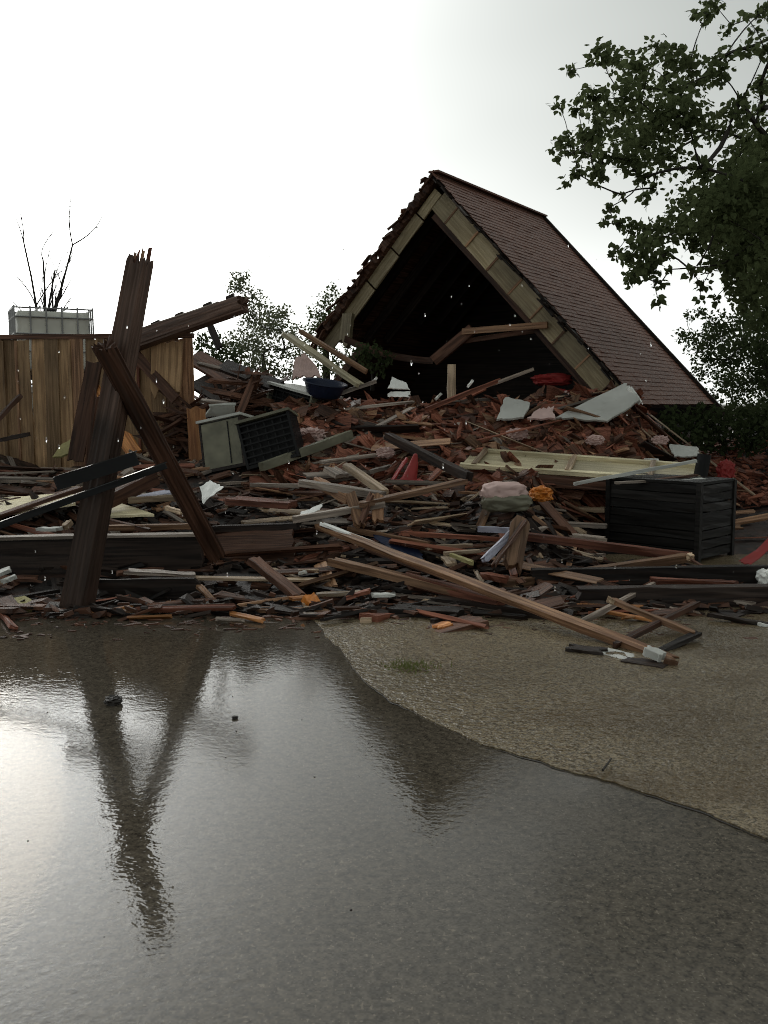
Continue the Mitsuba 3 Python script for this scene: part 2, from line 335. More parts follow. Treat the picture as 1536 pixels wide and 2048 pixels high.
# ragged roof edge stubs along both rakes
stubs = []
for k in range(46):
    a = rnd.random() * slen; o = A + slope_r * a - nr * rnd.uniform(.03, .10) - R * rnd.uniform(.02, .16)
    stubs.append(plank(o, o + slope_r * rnd.uniform(.1, .45) + R * rnd.uniform(-.05, .1), rnd.uniform(.03, .09), .02, up=nr, rag=(.05, .05), n=1, m=2))
part(house, 'torn_roof_edge', merge(stubs), 'm_wood_black', kind='stuff'); stubs = []
for k in range(70):
    a = rnd.random() * SL; o = A + slope_l * a + nl * rnd.uniform(-.03, .06) + R * rnd.uniform(-.03, .15)
    stubs.append(plank(o, o + slope_l * rnd.uniform(.08, .3) + nl * rnd.uniform(-.05, .07) - R * rnd.uniform(-.1, .12), rnd.uniform(.03, .10), .018, up=nl, rag=(.06, .06), n=1, m=2))
part(house, 'torn_roof_edge', merge(stubs), 'm_wood_dark', kind='stuff')
# barge boards: flat panels between battens along both rakes, set back under the roof edge
inset = R * .16; bw = .32
npan = 9; cuts = np.linspace(.10, slen - .05, npan + 1)
for k in range(npan):
    a0, a1 = cuts[k] + .012, cuts[k + 1] - .012
    o = A + inset - nr * (.12 + bw / 2) + R * rnd.uniform(-.006, .006)
    part(house, 'barge_panel', plank(o + slope_r * (a0 if k else a0 + .16), o + slope_r * a1, bw * rnd.uniform(.97, 1.03), .03, up=-R, n=2, m=2, chip=.003), 'm_rake')
for k in range(1, npan):
    o = A + inset - R * .022 + slope_r * cuts[k]
    part(house, 'batten', plank(o - nr * .13, o - nr * (.11 + bw), .028, .018, up=-R, n=1, m=1, chip=.002), 'm_wood_brown')
o = A + inset + R * .045 - nr * (.12 + bw + .035); part(house, 'barge_beam', plank(o + slope_r * .35, o + slope_r * slen * .98, .10, .06, up=-R, n=3, m=2), 'm_wood_dark')
for k in range(5):
    a0, a1 = SL * k / 5 + .02, SL * (k + 1) / 5 - .01
    o = A + inset - nl * (.075 + .09) + R * rnd.uniform(-.006, .006)
    part(house, 'barge_panel', plank(o + slope_l * (a0 if k else .2), o + slope_l * a1, .16 + .025 * k, .03, up=-R, n=2, m=2, chip=.004), 'm_rake')
pl0 = at(697, 628, 15.3); part(house, 'corner_post', plank(pl0, at(688, 704, 15.2), .19, .08, up=-R, rag=(0, .2), n=3), 'm_rake')
# inside: rear gable wall, rafters, sagging ceiling members
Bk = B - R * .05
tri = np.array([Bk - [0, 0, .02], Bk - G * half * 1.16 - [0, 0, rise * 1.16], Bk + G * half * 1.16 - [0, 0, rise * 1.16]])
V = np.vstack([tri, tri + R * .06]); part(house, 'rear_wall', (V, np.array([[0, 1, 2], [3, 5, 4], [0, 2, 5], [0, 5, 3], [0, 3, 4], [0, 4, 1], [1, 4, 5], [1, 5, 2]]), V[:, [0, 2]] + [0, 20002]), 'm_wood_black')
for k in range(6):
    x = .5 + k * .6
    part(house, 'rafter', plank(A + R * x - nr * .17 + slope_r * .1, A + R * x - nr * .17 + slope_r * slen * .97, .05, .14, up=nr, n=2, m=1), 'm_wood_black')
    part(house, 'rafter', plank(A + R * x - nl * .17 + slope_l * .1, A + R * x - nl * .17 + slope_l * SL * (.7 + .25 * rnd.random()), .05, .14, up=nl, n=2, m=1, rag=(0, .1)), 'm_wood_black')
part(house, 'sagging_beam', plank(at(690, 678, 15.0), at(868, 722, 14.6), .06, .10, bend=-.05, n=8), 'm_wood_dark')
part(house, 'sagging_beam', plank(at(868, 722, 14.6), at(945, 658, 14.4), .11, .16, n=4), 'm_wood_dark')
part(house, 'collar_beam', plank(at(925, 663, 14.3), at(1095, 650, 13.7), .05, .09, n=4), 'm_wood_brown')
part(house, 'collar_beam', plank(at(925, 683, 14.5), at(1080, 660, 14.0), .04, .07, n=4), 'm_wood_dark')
part(house, 'post', plank(at(903, 728, 14.2), at(903, 800, 14.2), .15, .12, n=3, rag=(.05, 0)), 'm_wood_pale', label='pale stub post under the sagging beam')

# ------------------------------------------------------------------ fence behind the left wreckage, tanks behind it
fence = thing('fence', 'battered vertical board fence below the white tank at left', 'fence')
fa, fb = at(-190, 900, 13.3), at(392, 918, 12.9); fa[2] = fb[2] = .80
fd = unit(fb - fa); fl = np.linalg.norm(fb - fa); nb = 22; fn = unit(np.cross(fd, [0, 0, 1])); fn = fn if fn[1] < 0 else -fn
for k in range(nb):
    x = (k + .5) * fl / nb; o = fa + fd * x; top = 1.70 + rnd.uniform(-.03, .03)
    w = fl / nb * rnd.uniform(1.0, 1.07); out = fn * (.026 if k % 2 else .0) + fn * rnd.uniform(0, .006)
    part(fence, 'board', plank(o + out - [0, 0, .1], o + out + fd * rnd.uniform(-.03, .03) + [0, 0, top], w, .022, up=fn, rag=(0, .03), n=4, m=3), 'm_fence' if rnd.random() < .85 else 'm_wood_brown')
for k in range(nb - 1):
    if rnd.random() < .55:
        o = fa + fd * ((k + 1) * fl / nb) + fn * .05
        part(fence, 'batten', plank(o, o + [0, 0, 1.66], .035, .018, up=fn, n=2, m=1), rnd.choice(['m_wood_brown', 'm_fence', 'm_fence', 'm_wood_red']))
part(fence, 'top_rail', plank(fa + [0, 0, 1.71], fb + [0, 0, 1.72], .10, .06, n=8), 'm_wood_dark')
part(fence, 'rear_rail', plank(fa - fn * .06 + [0, 0, .5], fb - fn * .06 + [0, 0, .5], .05, .10, n=3), 'm_wood_dark')
obj('orange_plywood', plank(at(392, 812, 12.6), at(400, 940, 12.4), .26, .03, up=(0, -1, 0), n=4, rag=(.05, .02)), 'm_wood_orange', 'orange brown panel standing against the right end of the board fence', 'panel')
obj('grey_board', plank(at(190, 720, 12.4), at(150, 925, 12.2), .20, .05, up=(0, -1, 0), n=4, rag=(.1, .05)), 'm_wood_dark', 'dark brown board leaning on the fence just left of the broken post', 'board')
obj('lath_board', plank(at(262, 700, 12.7), at(352, 800, 12.5), .14, .04, up=(0, -1, 0), n=4, rag=(.12, .05)), 'm_wood_dark', 'dark slanting brace nailed across the fence right of the broken post', 'brace')
obj('wood_splinter', plank(at(176, 762, 12.5), at(203, 800, 12.3), .17, .04, up=(0, -1, 0), rag=(.12, .1), n=3), 'm_wood_orange', 'orange fresh splinter on the fence left of the broken post', 'splinter')
obj('wood_splinter', plank(at(240, 862, 12.4), at(272, 912, 12.2), .20, .05, up=(0, -1, 0), rag=(.2, .1), n=3), 'm_wood_orange', 'orange fresh splinter at the fence foot between the crossed beams', 'splinter')
obj('torn_board', plank(at(335, 680, 12.6), at(330, 800, 12.6), .40, .03, up=(0, -1, 0), rag=(.05, .25), n=4, m=6), 'm_fence', 'wide torn tan sheathing on the fence right of the crossed beams', 'sheathing')
obj('insulation_scrap', sheet([at(105, 915, 12.4), at(150, 905, 12.3), at(155, 868, 12.5), at(125, 890, 12.5)], .03, crumple=.05), 'm_yellow', 'yellow green scrap of insulation at the foot of the fence', 'insulation')

def tank(loc, rot, label, visible=True):
    t = thing('liquid_tank', label, 'tank'); c, s = math.cos(rot), math.sin(rot)
    ex, ey, ez = np.array([c, s, 0]), np.array([-s, c, 0]), np.array([0, 0, 1.0]); loc = np.asarray(loc)
    b = trimesh.creation.box([1.10, .92, .95]); b = b.subdivide().subdivide().subdivide()
    v = b.vertices; q = np.abs(v / [.55, .46, .475]); sh = np.sort(q, 1)[:, 1]; v = v * (1 - .05 * np.clip(sh - .8, 0, 1)[:, None] * 5 * .6)
    v += b.vertex_normals * .012 * np.sin(v[:, [2]] * 22)
    part(t, 'bottle', (loc + v @ np.stack([ex, ey, ez]) + ez * .62, np.array(b.faces), v[:, :2]), 'm_tank', smooth=True)
    part(t, 'pallet', merge([boxuv(loc + ez * .08, ex * .6, ey * .5, ez * .06)]), 'm_black')
    for z in (.18, .45, .72, .98, 1.12):
        P = [loc + ez * z + ex * a * .59 + ey * b * .49 for a, b in ((-1, -1), (1, -1), (1, 1), (-1, 1), (-1, -1))]
        part(t, 'cage_bar', merge([tube([P[i], P[i + 1]], .013, 6) for i in range(4)]), 'm_steel')
    for a in np.linspace(-1, 1, 6):
        for b in (-1, 1):
            o = loc + ex * a * .59 + ey * b * .49; part(t, 'cage_bar', tube([o + ez * .14, o + ez * 1.15], .013, 6), 'm_steel')
    for b in np.linspace(-.6, .6, 4):
        for a in (-1, 1):
            o = loc + ex * a * .59 + ey * b * .49; part(t, 'cage_bar', tube([o + ez * .14, o + ez * 1.15], .013, 6), 'm_steel')
    part(t, 'top_bar', merge([tube([loc + ez * 1.14 + ex * a * .59 - ey * .49, loc + ez * 1.14 + ex * a * .59 + ey * .49], .016, 6) for a in (-.35, .35)]), 'm_steel')
    part(t, 'filler_cap', trimesh.creation.cylinder(.10, .07, sections=20, transform=trimesh.transformations.translation_matrix(loc + ez * 1.12)), 'm_black', smooth=30)
tc = at(101, 640, 15.6)
tank([tc[0], tc[1], 1.98], .45, 'caged white plastic liquid tank showing above the fence')
tank([tc[0] + .03, tc[1], .80], .45, 'lower caged liquid tank hidden behind the fence carrying the other')

# ------------------------------------------------------------------ the crossed broken timbers
def timber(p0, p1, w0, w1, n=40, m=10, jag=(0, .25), rough=.012, roll=.5, seed=1):
    """A heavy square timber: grain ridges run along it, one or both ends splintered."""
    SEED[0] += 1; r = np.random.default_rng(seed); p0, p1 = np.asarray(p0), np.asarray(p1); d = p1 - p0; L = np.linalg.norm(d); d /= L
    side = unit(np.cross(d, (0, -1, 0.0))); nrm = np.cross(side, d); c, s = math.cos(roll), math.sin(roll); side, nrm = side * c + nrm * s, nrm * c - side * s
    a = np.linspace(-.5, .5, m + 1)[:-1]
    prof = np.vstack([np.stack([a, 0 * a + .5], 1), np.stack([0 * a + .5, -a], 1), np.stack([-a, 0 * a - .5], 1), np.stack([0 * a - .5, a], 1)])
    prof *= (1 - .07 * (np.abs(prof).min(1) > .38))[:, None]
    K = len(prof); ridge = r.normal(0, 1, K); V, U = [], []; per = np.linspace(0, 4, K) * w0
    e1 = r.random(K) ** 1.6 * jag[1]; e0 = r.random(K) ** 1.6 * jag[0]
    for i in range(n + 1):
        q = i / n; w = w0 + (w1 - w0) * q
        nz = ridge * .0016 + (meshkit.fbm(np.stack([prof[:, 0] * 9 + seed, prof[:, 1] * 9, 0 * per + q * L * 1.5], 1), 3, seed) - .5) * rough * 1.5
        sc = 1 + nz / w * 2
        l = q * L + (-e1 if i == n else 0) + (e0 if i == 0 else 0) + 0 * per
        V.append(p0 + l[:, None] * d + prof[:, :1] * (w * sc)[:, None] * side + prof[:, 1:] * (w * sc)[:, None] * nrm); U.append(np.stack([l, 10.0 * SEED[0] + 2 + per], 1))
    V = np.vstack(V); U = np.vstack(U); Fc = []
    for i in range(n):
        for j in range(K):
            x, y = i * K + j, i * K + (j + 1) % K; Fc += [[x, y, y + K], [x, y + K, x + K]]
    c0, c1 = len(V), len(V) + 1
    V = np.vstack([V, p0 + d * jag[0] * .6, p1 - d * jag[1] * .65]); U = np.vstack([U, U[:1], U[-1:]])
    o = n * K
    for j in range(K): Fc += [[c0, (j + 1) % K, j], [c1, o + j, o + (j + 1) % K]]
    return V, np.array(Fc), U
b0 = gp(150, 1222); t0 = at(283, 512, 7.25)
post = thing('broken_post', 'tall thick timber post leaning right with a splintered top', 'post')
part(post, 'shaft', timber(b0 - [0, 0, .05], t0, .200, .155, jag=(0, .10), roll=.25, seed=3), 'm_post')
td = unit(t0 - b0)
for k in range(11):
    o = t0 + np.array([rnd.uniform(-.068, .068), rnd.uniform(-.06, .06), 0]) - td * .24
    part(post, 'splinter', plank(o, o + td * rnd.uniform(.19, .33) + np.array([rnd.uniform(-.01, .01), 0, 0]), rnd.uniform(.015, .045), .014, up=(0, -1, 0), rag=(0, .05), n=1, m=2, taper=.35), 'm_wood_red' if k % 3 else 'm_wood_brown')
obj('diagonal_timber', timber(at(203, 685, 7.02), at(434, 1114, 8.1), .165, .150, jag=(.10, .05), roll=.35, seed=5), 'm_wood_dark', 'dark heavy timber slanting down right across the broken post', 'timber')
obj('splice_board', plank(at(194, 775, 7.38), at(160, 1190, 7.42), .07, .05, up=(0, -1, 0), rag=(.15, .1), n=6), 'm_wood_dark', 'dark board alongside the lower left face of the broken post', 'board')
beam = thing('broken_beam', 'brown beam with metal plates jutting right above the fence top', 'beam')
q0, q1 = at(250, 690, 12.7), at(492, 606, 11.8)
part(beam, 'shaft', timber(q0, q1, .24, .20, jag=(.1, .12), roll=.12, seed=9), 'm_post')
for k, f_ in enumerate((.27, .47, .70, .88)):
    o = q0 + (q1 - q0) * f_ + [0, 0, .13]; part(beam, 'metal_plate', boxuv(o, np.array([.05, -.01, .02]), np.array([0, .05, 0]), np.array([0, 0, .03])), 'm_wood_black')
part(beam, 'edge_strip', plank(q0 + (q1 - q0) * .15 + [0, -.06, .115], q0 + (q1 - q0) * .80 + [0, -.06, .11], .07, .02, n=3), 'm_wood_grey')

# ------------------------------------------------------------------ individual pieces of wreckage
def bd(a, b, w, t, mat, name, cat, label, roll=0.0, rag=(.06, .06), up=(0, 0, 1), n=5, bend=0.0, lift=None, m=4):
    """A board between two photo points; (px, py) lies on the wreckage, (px, py, Y) is Y metres ahead."""
    P = [at(*q) if len(q) == 3 else hit(*q) + np.array([0, 0, (t / 2 if lift is None else lift)]) for q in (a, b)]
    return obj(name, plank(P[0], P[1], w, t, up=up, roll=roll, rag=rag, n=n, bend=bend, m=m), 'm_' + mat, label, cat)
Z = (0, -1, 0)
# left strip
bd((-60, 1112, 8.35), (408, 1104, 8.45), .34, .13, 'wood_black', 'wall_beam', 'beam', 'long black beam on edge behind the feet of the crossed timbers', up=Z)
bd((-60, 1077, 8.30), (398, 1068, 8.40), .15, .025, 'wood_grey', 'cap_board', 'board', 'thin weathered board capping the long black beam at left')
bd((188, 1182, 7.60), (402, 1178, 7.70), .19, .06, 'wood_black', 'low_beam', 'beam', 'short black beam on the ground right of the broken post foot', up=Z)
bd((252, 1142, 7.66), (395, 1150, 7.60), .12, .025, 'wood_grey', 'wet_lath', 'board', 'shiny wet board atop the short black beam')
def rail(a, b, w, h, label, n=5):                         # black rail, its wet top face polished by the rain
    t = thing('black_rail', label, 'rail'); p0, p1 = at(*a), at(*b)
    part(t, 'body', plank(p0, p1, w, h, n=n, rag=(.02, .05), chip=.002), 'm_black'); part(t, 'top_strip', plank(p0 + [0, 0, h / 2 + .004], p1 + [0, 0, h / 2 + .004], w * .9, .006, n=n, chip=.001, rag=(.02, .08)), 'm_gloss')
rail((-30, 1062, 6.85), (335, 930, 7.25), .05, .045, 'thin black rail slanting up from the left edge to the post')
rail((110, 968, 6.95), (275, 916, 7.12), .075, .10, 'thick black rail with shiny top crossing in front of the broken post')
bd((195, 1012, 9.2), (310, 955, 9.9), .10, .14, 'wood_dark', 'dark_joist', 'joist', 'dark joist rising right just behind the broken post', n=4)
bd((-40, 1045, 9.2), (165, 975, 9.7), .16, .04, 'wood_dark', 'dark_plank', 'plank', 'dark plank under the cream panel at the left edge')
bd((0, 965), (240, 962), .10, .04, 'wood_grey', 'flat_plank', 'plank', 'flat pinkish grey plank behind the broken post')
bd((85, 940), (260, 948), .16, .04, 'wood_grey', 'flat_plank', 'plank', 'wide flat greyish plank at the foot of the fence')
bd((0, 985), (170, 978), .12, .04, 'wood_pale', 'flat_plank', 'plank', 'pale flat plank above the cream panel at the left edge')
bd((75, 1058, 8.9), (125, 1058, 8.9), .10, .03, 'offwhite', 'white_stub', 'board', 'short white stub left of the broken post above the black beam')
bd((126, 1058, 8.7), (143, 1042, 8.8), .05, .05, 'wood_pale', 'block', 'block', 'small pale block just left of the broken post')
bd((200, 1056, 8.8), (395, 1052, 8.9), .10, .05, 'wood_brown', 'brown_batten', 'batten', 'brown batten right of the post behind the black beam')
bd((205, 1038, 9.1), (300, 1062, 8.7), .05, .04, 'wood_dark', 'thin_stick', 'stick', 'thin dark stick slanting down between the crossed timbers')
bd((260, 1000, 9.6), (345, 982, 10.2), .20, .025, 'lilac', 'pale_sheet', 'sheet', 'pale pinkish flat sheet between the crossed timbers')
bd((255, 1001, 9.4), (350, 995, 9.5), .04, .06, 'wood_pale', 'pale_batten', 'batten', 'pale batten edging the flat sheet between the crossed timbers')
bd((330, 1015, 9.3), (365, 1025, 9.1), .05, .04, 'wood_pale', 'offcut', 'offcut', 'small pale offcut left of the slanting timber')
bd((-10, 1150, 7.7), (25, 1137, 7.8), .10, .03, 'offwhite', 'white_scrap', 'scrap', 'white scrap at the left edge beside the black beam end')
bd((4, 1164, 7.6), (38, 1150, 7.7), .05, .03, 'offwhite', 'white_scrap', 'scrap', 'second white scrap at the left edge, nearer the lot')
bd((25, 1194, 7.35), (72, 1220, 7.2), .13, .04, 'yellow', 'yellow_chunk', 'chunk', 'yellowish splintered chunk at lower left beside the post foot', rag=(.15, .15))
bd((105, 1222), (190, 1230), .06, .03, 'wood_orange', 'splinter', 'splinter', 'orange splinter at the foot of the broken post')
bd((200, 1228), (275, 1215), .05, .025, 'wood_orange', 'splinter', 'splinter', 'reddish splinter just right of the broken post foot')
bd((-10, 845, 12.0), (42, 790, 12.2), .12, .05, 'wood_dark', 'dark_lath', 'lath', 'dark slanting slat against the fence at the left edge')
bd((0, 880, 12.0), (60, 868, 12.1), .30, .05, 'wood_black', 'dark_lath', 'lath', 'dark sagging slat at the fence foot, left edge')
obj('cream_sheet', sheet([at(-40, 1035, 9.2), at(150, 1005, 9.6), at(150, 985, 10.2), at(-40, 998, 10.2)], .03, crumple=.01, rag=.015), 'm_cream', 'cream flat panel lying at the left edge behind the black rail', 'panel')
obj('cream_sheet', sheet([at(205, 1032, 9.15), at(308, 1028, 9.2), at(236, 1004, 9.9), at(208, 1008, 9.9)], .025, crumple=.01, rag=.015), 'm_cream', 'cream torn panel just right of the broken post', 'panel')
obj('torn_paper', sheet([at(408, 1010, 9.3), at(400, 975, 9.5), at(422, 962, 9.6), at(448, 974, 9.4)], .006, crumple=.05, rag=.05), 'm_white', 'white torn sheet caught beside the slanting timber', 'paper sheet')
obj('torn_paper', sheet([at(595, 1036, 9.0), at(640, 1020, 9.1), at(644, 1005, 9.2), at(604, 1020, 9.2)], .006, crumple=.04, rag=.08), 'm_white', 'bright white crumpled scrap in the middle of the wreckage', 'paper sheet')
# middle low band
obj('dark_sheathing', sheet([at(420, 1135, 8.6), at(590, 1128, 8.5), at(585, 1058, 8.8), at(425, 1062, 8.9)], .05, crumple=.02, rag=.03), 'm_wood_dark', 'dark brown panel standing right of the slanting timber', 'panel')
bd((500, 970, 9.9), (600, 972, 9.9), .08, .04, 'wood_grey', 'flat_batten', 'batten', 'light thin batten right of the white torn sheet')
bd((455, 1000, 9.5), (590, 1010, 9.3), .30, .06, 'wood_red', 'red_plank', 'plank', 'dark red wide plank in the middle left wreckage')
bd((505, 1010, 9.3), (580, 1000, 9.4), .04, .03, 'wood_grey', 'thin_stick', 'stick', 'thin grey stick on the dark red wide plank')
bd((420, 1058, 8.9), (600, 1052, 8.9), .10, .06, 'wood_black', 'dark_joist', 'joist', 'black joist over the dark brown standing panel')
bd((500, 1115, 8.0), (600, 1195, 7.5), .12, .05, 'wood_dark', 'dark_plank', 'plank', 'dark plank slanting down right of the dark brown panel')
bd((395, 1170, 7.7), (440, 1215, 7.3), .05, .03, 'wood_brown', 'thin_stick', 'stick', 'thin brown stick leaning down beside the short black beam')
bd((375, 1214, 7.2), (660, 1224, 7.1), .10, .03, 'wood_brown', 'lot_plank', 'plank', 'brown plank at the front edge of the wreckage, left of the block')
bd((435, 1241, 6.95), (612, 1252, 6.8), .06, .03, 'wood_grey', 'lot_batten', 'batten', 'long thin light batten lying on the wet lot edge', lift=.02)
bd((605, 1232, 7.0), (666, 1240, 6.95), .10, .06, 'wood_grey', 'grey_block', 'block', 'grey squared wood block on the front edge of the wreckage', rag=(.02, .02))
bd((660, 1250, 6.85), (720, 1251, 6.85), .03, .03, 'wood_pale', 'thin_stick', 'stick', 'thin pale stick left of the red block')
k = thing('red_block', 'red painted block with a pale square end at the lot edge', 'block')
part(k, 'body', plank(at(736, 1246, 6.85), at(778, 1240, 7.1), .17, .13, up=(0, 0, 1), rag=(0, .04), n=3), 'm_wood_red'); part(k, 'end_face', boxuv(at(732, 1248, 6.80), np.array([.04, 0, 0]), np.array([.004, .012, 0]), np.array([0, 0, .045])), 'm_wood_pale')
bd((600, 1250, 6.75), (613, 1280, 6.65), .06, .03, 'wood_orange', 'splinter', 'splinter', 'bright orange splinter standing on the lot below the grey block', up=Z, rag=(.03, .08))
bd((612, 1190, 7.3), (632, 1215, 7.2), .11, .06, 'amber', 'amber_chunk', 'chunk', 'amber brown chunk above the grey block', rag=(.08, .08))
bd((630, 1190, 7.4), (740, 1185, 7.4), .06, .03, 'wood_pale', 'pale_batten', 'batten', 'pale batten right of the amber chunk')
bd((690, 1196, 7.3), (745, 1180, 7.4), .05, .03, 'wood_red', 'thin_stick', 'stick', 'thin pinkish stick right of the amber chunk')
bd((742, 1191, 7.3), (792, 1189, 7.3), .10, .02, 'offwhite', 'white_slip', 'scrap', 'white flat slip right of the amber chunk')
bd((595, 1148, 8.0), (615, 1142, 8.0), .05, .02, 'offwhite', 'white_slip', 'scrap', 'tiny white slip above the amber chunk')
bd((590, 1142, 8.1), (640, 1142, 8.1), .05, .03, 'wood_pale', 'pale_batten', 'batten', 'short pale batten in the dark middle of the wreckage')
bd((845, 1272, 6.55), (965, 1240, 6.75), .22, .05, 'wood_dark', 'brown_slab', 'slab', 'brown wooden slab lying on the gravel slab edge at centre', lift=.03)
bd((868, 1262, 6.6), (905, 1250, 6.7), .10, .06, 'wood_orange', 'orange_chunk', 'chunk', 'orange red wood chunk on top of the brown slab at centre', rag=(.1, .06))
bd((560, 1278, 6.5), (735, 1275, 6.55), .03, .02, 'wood_black', 'thin_stick', 'stick', 'thin black stick on the wet lot below the red block')
# middle: crossing grey planks
bd((600, 965, 9.7), (770, 992, 9.2), .13, .07, 'wood_grey', 'grey_plank', 'plank', 'grey plank slanting down right, left arm of the tangle at centre')
bd((585, 1040, 8.9), (770, 1008, 9.0), .10, .06, 'wood_grey', 'grey_plank', 'plank', 'grey plank rising right below the tangle at centre')
bd((690, 930, 10.2), (770, 985, 9.5), .10, .06, 'wood_pale', 'grey_plank', 'plank', 'pale plank slanting down into the tangle at centre')
bd((720, 1010, 8.9), (930, 962, 9.6), .10, .05, 'wood_brown', 'long_plank', 'plank', 'long brown plank rising right from the tangle at centre')
bd((655, 935, 10.3), (690, 955, 10.1), .20, .04, 'wood_grey', 'grey_scrap', 'scrap', 'grey flat scrap above the tangle at centre')
bd((735, 945, 10.3), (785, 932, 10.5), .06, .04, 'wood_grey', 'grey_stick', 'stick', 'grey stick touching the red cone from the left')
bd((700, 985, 9.1), (720, 1055, 8.8), .09, .06, 'wood_brown', 'strut', 'strut', 'brown strut dropping from the tangle at centre, left one')
bd((755, 985, 9.1), (755, 1050, 8.9), .11, .05, 'wood_brown', 'strut', 'strut', 'brown strut dropping from the tangle at centre, right one')
bd((720, 1050, 8.8), (745, 985, 9.0), .05, .04, 'wood_dark', 'strut', 'strut', 'thin dark strut slanting between the two brown struts')
bd((630, 962, 9.8), (700, 1000, 9.3), .09, .09, 'wood_brown', 'brown_joist', 'joist', 'brown joist end behind the tangle at centre')
bd((770, 963, 9.9), (905, 968, 9.8), .04, .04, 'wood_grey', 'flat_batten', 'batten', 'flat light batten below the red cone')
bd((775, 872, 11.3), (940, 956, 9.9), .10, .09, 'wood_black', 'dark_timber', 'timber', 'dark timber with light top edge slanting down above the red cone')
bd((765, 872, 11.5), (860, 918, 10.9), .05, .03, 'wood_grey', 'grey_edge', 'batten', 'light batten along the top of the dark slanting timber')
bd((520, 935, 10.9), (705, 868, 11.8), .07, .10, 'olive', 'gutter', 'gutter', 'long greenish gutter rising right below the black crate')
bd((640, 925, 11.0), (790, 905, 11.3), .10, .04, 'wood_grey', 'flat_plank', 'plank', 'flat greyish plank right of the gutter')
# main long boards in front
bd((636, 1050, 8.9), (1352, 1325, 5.80), .085, .05, 'wood_brown', 'long_stud', 'board', 'very long brown stud slanting down to the gravel at lower right', n=10, rag=(.05, .05), roll=-.25)
bd((640, 1046, 8.8), (742, 1084, 8.35), .06, .02, 'white', 'lit_strip', 'strip', 'white strip painting the light on the upper end of the long stud')  # white colour stands in for light falling on the stud top
bd((1290, 1300, 5.78), (1328, 1316, 5.70), .085, .05, 'offwhite', 'white_block', 'block', 'whitish block at the lower end of the long stud', rag=(.01, .02))
bd((1325, 1318, 5.70), (1356, 1328, 5.68), .06, .04, 'wood_brown', 'brown_stub', 'block', 'brown broken stub beyond the whitish block on the gravel')
bd((662, 1122, 8.2), (985, 1200, 7.2), .10, .06, 'wood_brown', 'long_plank', 'plank', 'second long brown plank below the long stud at centre', n=7)
bd((800, 1155, 7.8), (1010, 1208, 7.1), .12, .08, 'wood_red', 'red_plank', 'plank', 'reddish plank under the second long brown plank')
bd((695, 1058, 8.9), (860, 1090, 8.6), .05, .05, 'wood_brown', 'thin_plank', 'plank', 'thin brown plank above the dark blue sheet')
obj('blue_sheet', sheet([at(742, 1066, 8.8), at(770, 1095, 8.5), at(850, 1122, 8.3), at(835, 1082, 8.7)], .01, crumple=.05, rag=.05), 'm_blue', 'dark blue plastic sheet behind the long stud at centre', 'tarpaulin')
bd((800, 1066, 9.0), (1000, 1078, 8.9), .06, .04, 'wood_red', 'thin_plank', 'plank', 'thin reddish plank right of the dark blue sheet')
bd((850, 1095, 8.5), (945, 1090, 8.6), .05, .03, 'wood_pale', 'pale_batten', 'batten', 'pale batten right of the dark blue sheet')
bd((885, 1108, 8.3), (960, 1102, 8.4), .06, .03, 'wood_pale', 'pale_batten', 'batten', 'pale batten left of the lilac slanting board')
bd((890, 1112, 8.3), (905, 1130, 8.1), .10, .03, 'wood_pale', 'bent_scrap', 'scrap', 'pale bent scrap just below the pale batten at centre')
bd((900, 1108, 8.2), (950, 1128, 8.0), .05, .03, 'yellow', 'bent_scrap', 'scrap', 'yellowish bent scrap left of the lilac slanting board')
bd((955, 1058, 8.9), (1045, 1062, 8.9), .07, .05, 'lilac', 'lilac_board', 'board', 'flat lilac white board behind the splintered upright chunk')
bd((966, 1122, 8.0), (1040, 1050, 8.5), .06, .04, 'lilac', 'lilac_board', 'board', 'lilac white board slanting up to the top of the upright chunk', up=Z)
bd((1042, 1035, 8.5), (1022, 1150, 8.0), .16, .06, 'wood_brown', 'upright_chunk', 'chunk', 'splintered upright brown chunk right of centre', up=Z, rag=(.15, .15))
bd((1052, 1040, 8.4), (985, 1135, 7.9), .04, .03, 'wood_dark', 'thin_stick', 'stick', 'thin dark stick crossing the upright chunk')
bd((950, 1140, 7.9), (975, 1185, 7.5), .025, .025, 'wood_pale', 'thin_stick', 'stick', 'thin pale stick standing left of the upright chunk')
bd((960, 1150, 7.9), (1020, 1160, 7.8), .10, .05, 'wood_red', 'red_chunk', 'chunk', 'rusty red chunk at the foot of the upright chunk')
bd((1045, 1072, 8.9), (1385, 1114, 8.6), .12, .07, 'wood_red', 'red_joist', 'joist', 'reddish joist running right in front of the black slatted crate', n=6)
bd((1000, 1170, 7.9), (1382, 1114, 8.5), .10, .07, 'wood_brown', 'grey_joist', 'joist', 'brown joist meeting the reddish joist in a point at right', n=6)
bd((1374, 1110, 8.45), (1384, 1118, 8.4), .06, .06, 'wood_pale', 'pale_tip', 'block', 'pale broken tip where the two joists meet')
bd((1045, 1095, 8.9), (1100, 1210, 7.4), .045, .04, 'wood_dark', 'thin_stick', 'stick', 'thin dark stick dropping right of the upright chunk')
bd((1040, 1108, 9.1), (1212, 1110, 9.0), .03, .03, 'wood_grey', 'thin_rod', 'rod', 'thin grey rod behind the reddish joist with a bright end')
bd((1060, 1045, 10.0), (1215, 1052, 9.9), .18, .04, 'wood_grey', 'grey_board', 'board', 'grey flat board left of the black slatted crate, upper one')
bd((1075, 1066, 9.6), (1215, 1080, 9.4), .14, .05, 'wood_grey', 'grey_board', 'board', 'grey flat board left of the black slatted crate, lower one')
bd((980, 1030, 10.0), (1060, 1032, 10.0), .06, .04, 'wood_pale', 'pale_batten', 'batten', 'pale batten under the pink roll')
bd((1120, 1015, 10.8), (1215, 1020, 10.6), .16, .05, 'wood_pale', 'pale_board', 'board', 'pale flat board left of the black slatted crate top')
